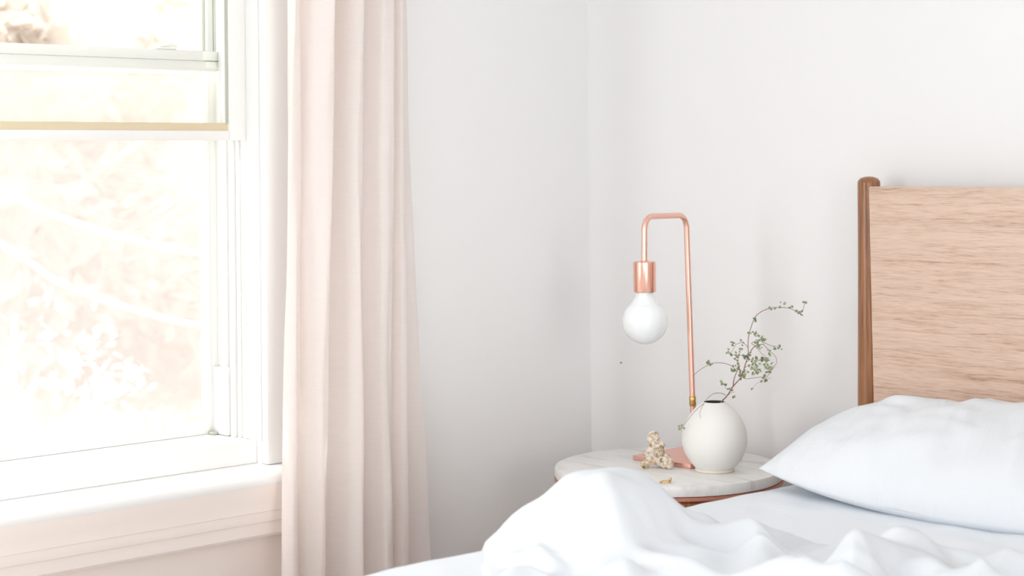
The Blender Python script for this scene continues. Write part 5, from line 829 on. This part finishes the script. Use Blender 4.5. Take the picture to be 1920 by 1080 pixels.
# ------------------------------------------------------------------ sprig in the vase
YAW = math.radians(47.3)
spr = empty('leafy_sprig', (VX, VY, TZ + 0.1205), YAW)
tag(spr, 'wiry red stemmed sprig of tiny green leaves arching out of the white vase', 'sprig')
K = 0.000935
def q(px, py, c=0.0): return Vector(((px - 1341) * K, c, (753 - py) * K))
STEMS = [
    ([q(1338, 822, -0.01), q(1347, 775, .004), q(1354, 755, .004), q(1365, 742), q(1376, 724, -.004), q(1392, 704, -.006), q(1401, 680, 0), q(1410, 662, .008), q(1421, 650, .012), q(1437, 647, .016)], 0.00105),
    ([q(1406, 668), q(1406, 650, .004), q(1408, 628, .006), q(1419, 598, .008), q(1430, 587, .01), q(1446, 580, .012), q(1462, 578, .010), q(1478, 578, .006), q(1490, 581, .002), q(1500, 588, 0), q(1507, 586, 0), q(1511, 575, 0), q(1512, 566, 0)], 0.0006),
    ([q(1376, 724, -.004), q(1377, 710, -.01), q(1381, 697, -.014), q(1384, 690, -.016)], 0.0008),
    ([q(1383, 695, -.014), q(1375, 686, -.012), q(1365, 681, -.010), q(1353, 679, -.008), q(1338, 680, -.004), q(1322, 688, 0), q(1310, 697, .004), q(1302, 706, .010)], 0.00055),
    ([q(1362, 740, -.002), q(1353, 735, -.012), q(1340, 733, -.026), q(1330, 735, -.040), q(1320, 742, -.050), q(1312, 753, -.056), q(1307, 765, -.060), q(1309, 774, -.060)], 0.00045),
    ([q(1316, 748, -.052), q(1303, 760, -.045), q(1290, 777, -.036), q(1282, 790, -.028), q(1277, 799, -.022)], 0.0004),
    ([q(1392, 704, -.006), q(1398, 709, -.006), q(1412, 708, -.008), q(1428, 706, -.01), q(1436, 709, -.01), q(1447, 692, -.012), q(1452, 684, -.010)], 0.0005),
    ([q(1436, 647, .014), q(1448, 660, .014), q(1458, 670, .010), q(1459, 680, .004), q(1453, 690, 0), q(1444, 698, -.004)], 0.00045),
    ([q(1421, 650, .012), q(1414, 645, .012), q(1428, 640, .012), q(1444, 647, .012), q(1455, 651, .012), q(1466, 652, .012)], 0.0005),
    ([q(1421, 638, .010), q(1430, 640, .012), q(1437, 645, .012)], 0.0004),
    ([q(1406, 652, .004), q(1400, 645, 0), q(1392, 642, -.004), q(1382, 645, -.006), q(1375, 655, -.010), q(1369, 662, -.012)], 0.00045),
    ([q(1404, 667, 0), q(1390, 665, -.004), q(1376, 664, -.008), q(1368, 660, -.010)], 0.0004),
    ([q(1401, 680, 0), q(1411, 674, .002), q(1420, 678, .004), q(1432, 676, .006), q(1442, 678, .006)], 0.00045),
    ([q(1392, 704, -.006), q(1388, 692, -.012), q(1384, 676, -.014), q(1388, 660, -.012), q(1390, 655, -.012)], 0.0005),
    ([q(1398, 690, 0), q(1410, 684, .002), q(1420, 690, .004), q(1426, 697, .004)], 0.0004),
    ([q(1422, 652, .010), q(1432, 664, .006), q(1440, 672, .002), q(1441, 684, 0)], 0.00035),
    ([q(1375, 725, 0), q(1366, 730, .004), q(1362, 724, .008), q(1359, 719, .010)], 0.00035),
    ([q(1368, 740, 0), q(1372, 735, -.004), q(1378, 734, -.006)], 0.0004),
    ([q(1447, 707, -.01), q(1430, 714, -.006), q(1420, 720, 0), q(1414, 730, .004)], 0.00025),
]
for k, (pts, r0) in enumerate(STEMS):
    sp = smooth_path(pts, 6); n = len(sp)
    bm = bmesh.new(); tube(bm, sp, [r0 * 1.25 * (1 - 0.45 * i / (n - 1)) for i in range(n)], 6)
    obj('stem', bm, M['stem'], spr)
LEAVES = [(1420, 598, 3), (1410, 626, 2), (1447, 581, 3), (1462, 577, 3), (1472, 570, 3), (1488, 578, 3), (1502, 588, 6), (1507, 583, 2), (1512, 568, 5),
          (1421, 630, 5), (1428, 634, 5), (1433, 637, 4), (1419, 626, 3), (1424, 650, 4), (1421, 645, 3), (1428, 654, 3), (1455, 652, 4), (1465, 652, 5), (1446, 661, 4), (1440, 642, 2),
          (1378, 645, 4), (1393, 643, 3), (1369, 659, 6), (1374, 668, 2), (1390, 657, 3), (1384, 673, 6), (1386, 667, 3), (1378, 694, 6), (1382, 690, 5), (1387, 686, 4), (1388, 697, 4),
          (1399, 668, 4), (1405, 673, 6), (1408, 661, 3), (1412, 674, 4), (1416, 682, 6), (1420, 674, 5), (1414, 688, 6), (1422, 690, 5), (1418, 695, 4), (1425, 697, 4), (1406, 686, 3),
          (1432, 676, 4), (1437, 672, 4), (1441, 678, 5), (1430, 682, 3), (1438, 686, 5), (1446, 690, 6), (1449, 685, 4), (1442, 699, 5), (1436, 706, 3), (1434, 711, 5), (1425, 697, 3), (1413, 702, 4),
          (1399, 705, 6), (1401, 699, 4), (1394, 703, 3), (1389, 706, 3), (1363, 724, 4), (1358, 718, 2), (1366, 733, 2), (1331, 679, 5), (1336, 683, 3), (1274, 799, 3), (1279, 793, 3), (1379, 730, 2), (1414, 731, 2), (1376, 745, 2), (1445, 668, 2)]
bm = bmesh.new()
rl = random.Random(3)
def leaf(bm, c, nrm, dirv, L):
    nrm = nrm.normalized(); dirv = (dirv - nrm * dirv.dot(nrm)).normalized(); s = nrm.cross(dirv)
    prof = [(0, 0), (0.25, 0.36), (0.6, 0.44), (0.85, 0.25), (1.0, 0.0), (0.85, -0.25), (0.6, -0.44), (0.25, -0.36)]
    vs = [bm.verts.new(c + dirv * (a * L) + s * (b * L) + nrm * (0.10 * L * abs(b) * 2)) for a, b in prof]
    mid = bm.verts.new(c + dirv * (0.5 * L))
    for i in range(8): bm.faces.new((vs[i], vs[(i + 1) % 8], mid))
for x, y, n in LEAVES:
    for k in range(n):
        c = q(x + rl.uniform(-3.2, 3.2), y + rl.uniform(-3.2, 3.2), rl.uniform(-0.008, 0.008) + (-0.025 if x < 1290 else 0.002))
        leaf(bm, c, Vector((rl.uniform(-.7, .7), -1, rl.uniform(-.7, .9))), Vector((rl.uniform(-1, 1), rl.uniform(-.3, .3), rl.uniform(-.6, 1))), rl.uniform(0.0032, 0.0062))
o = obj('leaves', bm, M['leaf'], spr, False)

# ------------------------------------------------------------------ coral piece
cor = bpy.data.meshes.new('coral_piece'); bm = bmesh.new()
def blob(c, r_, sc=(1, 1, 1)):
    m4 = Matrix.Translation(c) @ Matrix.Diagonal((*[r_ * s for s in sc], 1))
    bmesh.ops.create_icosphere(bm, subdivisions=3, radius=1, matrix=m4)
def cq(px, py, c=0.0): return Vector(((px - 1229) * 0.000945, c, (879 - py) * 0.000945))
for (px, py, r_, c) in [(1224, 819, 9, 0), (1221, 826, 8.5, .002), (1229, 827, 7.5, -.002), (1223, 835, 7.5, 0), (1232, 838, 8, .002), (1239, 836, 6, -.002), (1221, 845, 8, .002), (1213, 851, 8, 0), (1218, 857, 8.5, .003), (1228, 856, 9, .004), (1237, 850, 8, .006), (1238, 843, 5.5, 0), (1226, 862, 8, -.004), (1216, 862, 6.5, .002),
                        (1207, 872, 7, -.004), (1213, 868, 6, -.003), (1221, 868, 6, -.004), (1231, 867, 6.5, -.006), (1240, 864, 7.5, -.008), (1247, 860, 7.5, -.008), (1254, 866, 7.5, -.010), (1252, 873, 7, -.012), (1244, 872, 6.5, -.010), (1234, 871, 5, -.004), (1212, 873, 5, .010), (1240, 873, 5.5, .012), (1230, 868, 7, .010)]:
    blob(cq(px, py, c), r_ * 0.00094 * 1.10, (1, 1.0, 1))
bm.to_mesh(cor); bm.free()
co = bpy.data.objects.new('coral_piece', cor); COL.objects.link(co)
co.location = (0.4515, -0.293, TZ); co.rotation_euler = (0, 0, YAW)
cor.materials.append(M['coral'])
rm = co.modifiers.new('remesh', 'REMESH'); rm.mode = 'VOXEL'; rm.voxel_size = 0.0011; rm.use_smooth_shade = True
tx = bpy.data.textures.new('pits', 'CLOUDS'); tx.noise_scale = 0.006; tx.noise_depth = 3
dm = co.modifiers.new('pits', 'DISPLACE'); dm.texture = tx; dm.strength = 0.0045; dm.mid_level = 0.55
tag(co, 'knobbly cream coral piece standing on the marble top beside the lamp base', 'coral')
# put the lowest point on the marble
dg = bpy.context.evaluated_depsgraph_get(); ev = co.evaluated_get(dg); mv = ev.to_mesh()
zmin = min(v.co.z for v in mv.vertices)
nm = bpy.data.meshes.new_from_object(ev, depsgraph=dg)
co.modifiers.clear(); co.data = nm; nm.name = 'coral_piece'
for v in nm.vertices: v.co.z = max(v.co.z, zmin + 0.0012)
co.location.z = TZ - zmin - 0.0012 + 0.0002
for p in nm.polygons: p.use_smooth = True

# ------------------------------------------------------------------ ring
ring = empty('gold_ring', (0.562, -0.391, TZ), YAW); tag(ring, 'small gold ring with a cluster setting lying near the marble edge', 'ring')
bm = bmesh.new()
cir = [Vector((0.0085 * math.cos(t), 0.0085 * math.sin(t), 0.0014 + 0.0012 * (1 + math.cos(t)))) for t in [2 * PI * k / 40 for k in range(41)]]
tube(bm, cir, 0.0010, 10, False); obj('band', bm, M['gold'], ring)
bm = bmesh.new()
for k in range(7):
    a = k * 2 * PI / 6; rr = 0.0 if k == 6 else 0.0028
    bmesh.ops.create_icosphere(bm, subdivisions=2, radius=0.0019, matrix=Matrix.Translation((0.0085 + 0.4 * rr * math.cos(a), rr * math.sin(a), 0.0048 + rr * math.cos(a))))
obj('setting', bm, M['gold'], ring)

# tiny nail in the wall
bm = bmesh.new(); tube(bm, [(0, 0, 0), (0, -0.003, 0), (0, -0.0035, 0)], [0.0016, 0.0016, 0.0010], 8)
o = obj('wall_nail', bm, M['dark']); o.location = (0.087, 0.0005, 0.735)
tag(o, 'tiny dark nail head in the white wall left of the globe bulb', 'nail')

# ------------------------------------------------------------------ outdoors
GZ = -0.6
bm = bmesh.new(); box(bm, (-30, -12, GZ - 0.1), (-T - 0.05, 30, GZ)); o = obj('lawn', bm, M['lawn'], None, False); tag(o, kind='structure')
def tree(loc, h, cr, n, material, label, size=0.09, seed=1, name='garden_tree', group='trees beyond the window'):
    r_ = random.Random(seed)
    t = empty(name, loc); tag(t, label, 'tree' if name == 'garden_tree' else 'shrub')
    bm = bmesh.new()
    tube(bm, smooth_path([(0, 0, -0.02), (0.05, 0.04, h * 0.3), (-0.04, 0.02, h * 0.6), (0.02, 0, h * 0.9)], 5), [0.12 * (1 - 0.75 * k / 15) * h / 4 for k in range(16)], 10)
    for k in range(9):
        a = r_.uniform(0, 2 * PI); z = h * r_.uniform(0.3, 0.75); l = cr[0] * r_.uniform(0.5, 0.9)
        tube(bm, [(0, 0, z), (l * 0.5 * math.cos(a), l * 0.5 * math.sin(a), z + l * 0.3), (l * math.cos(a), l * math.sin(a), z + l * 0.55)], [0.035, 0.022, 0.008], 6)
    obj('trunk', bm, M['bark'], t)
    V = []; Fc = []
    cl = [(Vector((r_.uniform(-1, 1), r_.uniform(-1, 1), r_.uniform(-1, 1))) * 0.75, r_.uniform(0.22, 0.5)) for _ in range(26)]
    for k in range(n):
        c, rad = cl[k % len(cl)]
        d = Vector((r_.gauss(0, 1), r_.gauss(0, 1), r_.gauss(0, 1))).normalized() * rad * r_.uniform(0.6, 1.0)
        p = c + d
        p = Vector((p.x * cr[0], p.y * cr[0], h - cr[1] + p.z * cr[1]))
        nrm = (d + Vector((r_.uniform(-.6, .6), r_.uniform(-.6, .6), r_.uniform(-.2, .9)))).normalized()
        u = nrm.orthogonal().normalized(); w = nrm.cross(u); ang = r_.uniform(0, 2 * PI)
        u, w = u * math.cos(ang) + w * math.sin(ang), w * math.cos(ang) - u * math.sin(ang)
        L = size * r_.uniform(0.6, 1.3); b = len(V)
        V += [p - u * L, p - w * L * 0.45, p + u * L, p + w * L * 0.45]; Fc.append((b, b + 1, b + 2, b + 3))
    me = bpy.data.meshes.new('crown'); me.from_pydata([tuple(v) for v in V], [], Fc); me.materials.append(material)
    o = bpy.data.objects.new('crown', me); COL.objects.link(o); o.parent = t
    return t
TREES = [((-11.3, 3.9), 5.2, (2.2, 2.5), 'tree_yellow', 'sunlit yellowish tree filling the upper left of the window view'),
         ((-12.6, 8.2), 5.0, (1.9, 2.4), 'tree_green', 'pale green tree seen through the window beside the right sash stile'),
         ((-17.6, 8.4), 5.6, (2.3, 2.7), 'tree_yellow', 'farthest yellowish tree showing between the nearer two outside the window'),
         ((-6.3, 2.1), 2.66, (1.6, 1.30), 'tree_pink', 'low blush leaved tree outside, behind the cables and the white blossoms')]
for k, ((x, y), h, cr, mk, lab) in enumerate(TREES):
    tree((x, y, GZ), h, cr, 7000, M[mk], lab, 0.10, 20 + k)
tree((-3.25, 0.35, GZ), 1.35, (0.42, 0.62), 900, M['blossom'], 'white blossoming shrub low outside the window at the left', 0.035, 50, 'blossom_shrub', None)

def cable(pts, label):
    bm = bmesh.new(); tube(bm, smooth_path(pts, 8), 0.011, 8)
    o = obj('overhead_cable', bm, M['cable']); tag(o, label, 'cable', 'cables outside the window'); return o
cable([(-4.9, -0.45, 2.02), (-4.35, 0.20, 1.25), (-3.953, 0.655, 0.84), (-3.868, 0.748, 0.754), (-3.782, 0.841, 0.668), (-3.595, 1.043, 0.57), (-3.394, 1.261, 0.499), (-2.9, 1.8, 0.43), (-2.3, 2.45, 0.50)], 'lower of the two white cables sagging outside the window')
cable([(-4.9, -0.45, 1.85), (-4.35, 0.20, 1.32), (-3.952, 0.657, 1.052), (-3.852, 0.765, 0.976), (-3.737, 0.89, 0.911), (-3.565, 1.076, 0.835), (-3.393, 1.263, 0.79), (-2.9, 1.8, 0.74), (-2.3, 2.45, 0.80)], 'upper of the two white cables sagging outside the window')

# ------------------------------------------------------------------ light
w = bpy.data.worlds.new('sky'); SC.world = w; w.use_nodes = True
bg = w.node_tree.nodes['Background']; bg.inputs[0].default_value = (1.0, 0.985, 0.96, 1); bg.inputs[1].default_value = 2.25
def sun(name, direction, strength, angle, col=(1, 1, 1)):
    l = bpy.data.lights.new(name, 'SUN'); l.energy = strength; l.angle = angle; l.color = col
    o = bpy.data.objects.new(name, l); COL.objects.link(o)
    o.rotation_euler = Vector(direction).to_track_quat('-Z', 'Y').to_euler()
def area(name, loc, target, size, energy, col=(1, 1, 1)):
    l = bpy.data.lights.new(name, 'AREA'); l.shape = 'RECTANGLE'; l.size, l.size_y = size; l.energy = energy; l.color = col
    o = bpy.data.objects.new(name, l); COL.objects.link(o); o.location = loc
    o.rotation_euler = (Vector(target) - Vector(loc)).to_track_quat('-Z', 'Y').to_euler()
sun('sun', (0.38, 0.28, -1.0), 3.6, math.radians(1.0), (1.0, 0.98, 0.96))
area('window_light', (0.06, -3.02, 1.35), (1.5, -1.0, 1.0), (0.9, 1.45), 24, (0.97, 0.985, 1.0))
area('room_fill', (3.3, -4.2, 1.55), (0.6, -0.2, 1.0), (2.2, 1.5), 32, (0.95, 0.975, 1.0))  # unseen fill lamp added behind the camera to brighten the room
area('side_fill', (3.9, -2.3, 1.0), (0.0, -1.9, 0.5), (0.8, 1.2), 11, (1.0, 0.985, 0.97))  # added fill, no visible source; lifts the lower part of the window wall
bpy.data.lights['side_fill'].spread = math.radians(70)
area('sky_light', (-0.20, -1.28, 1.40), (1.2, -1.1, 0.9), (0.85, 1.4), 6, (1.0, 0.98, 0.95))

# ------------------------------------------------------------------ camera
cd = bpy.data.cameras.new('camera'); cam = bpy.data.objects.new('camera', cd); COL.objects.link(cam)
cd.sensor_width = 36; cd.lens = 3300 / 1920 * 36
cd.shift_y = -240 / 1920
phi = math.radians(0.52)
Fw = Vector((-math.sin(YAW), math.cos(YAW), 0)); Uw = Vector((math.cos(YAW), math.sin(YAW), 0)); Zw = Vector((0, 0, 1))
rr = Uw * math.cos(phi) - Zw * math.sin(phi); tt = Uw * math.sin(phi) + Zw * math.cos(phi)
m3 = Matrix((rr, tt, -Fw)).transposed()
cam.matrix_world = Matrix.Translation((2.574, -2.593, 1.15)) @ m3.to_4x4()
cd.dof.use_dof = True; cd.dof.focus_distance = 3.1; cd.dof.aperture_fstop = 5.0
cd.clip_start = 0.05
SC.camera = cam
SC.view_settings.view_transform = 'Standard'; SC.view_settings.look = 'None'
SC.view_settings.exposure = 0.0
SC.cycles.max_bounces = 14; SC.cycles.diffuse_bounces = 8; SC.cycles.transparent_max_bounces = 16
SC.cycles.use_denoising = True
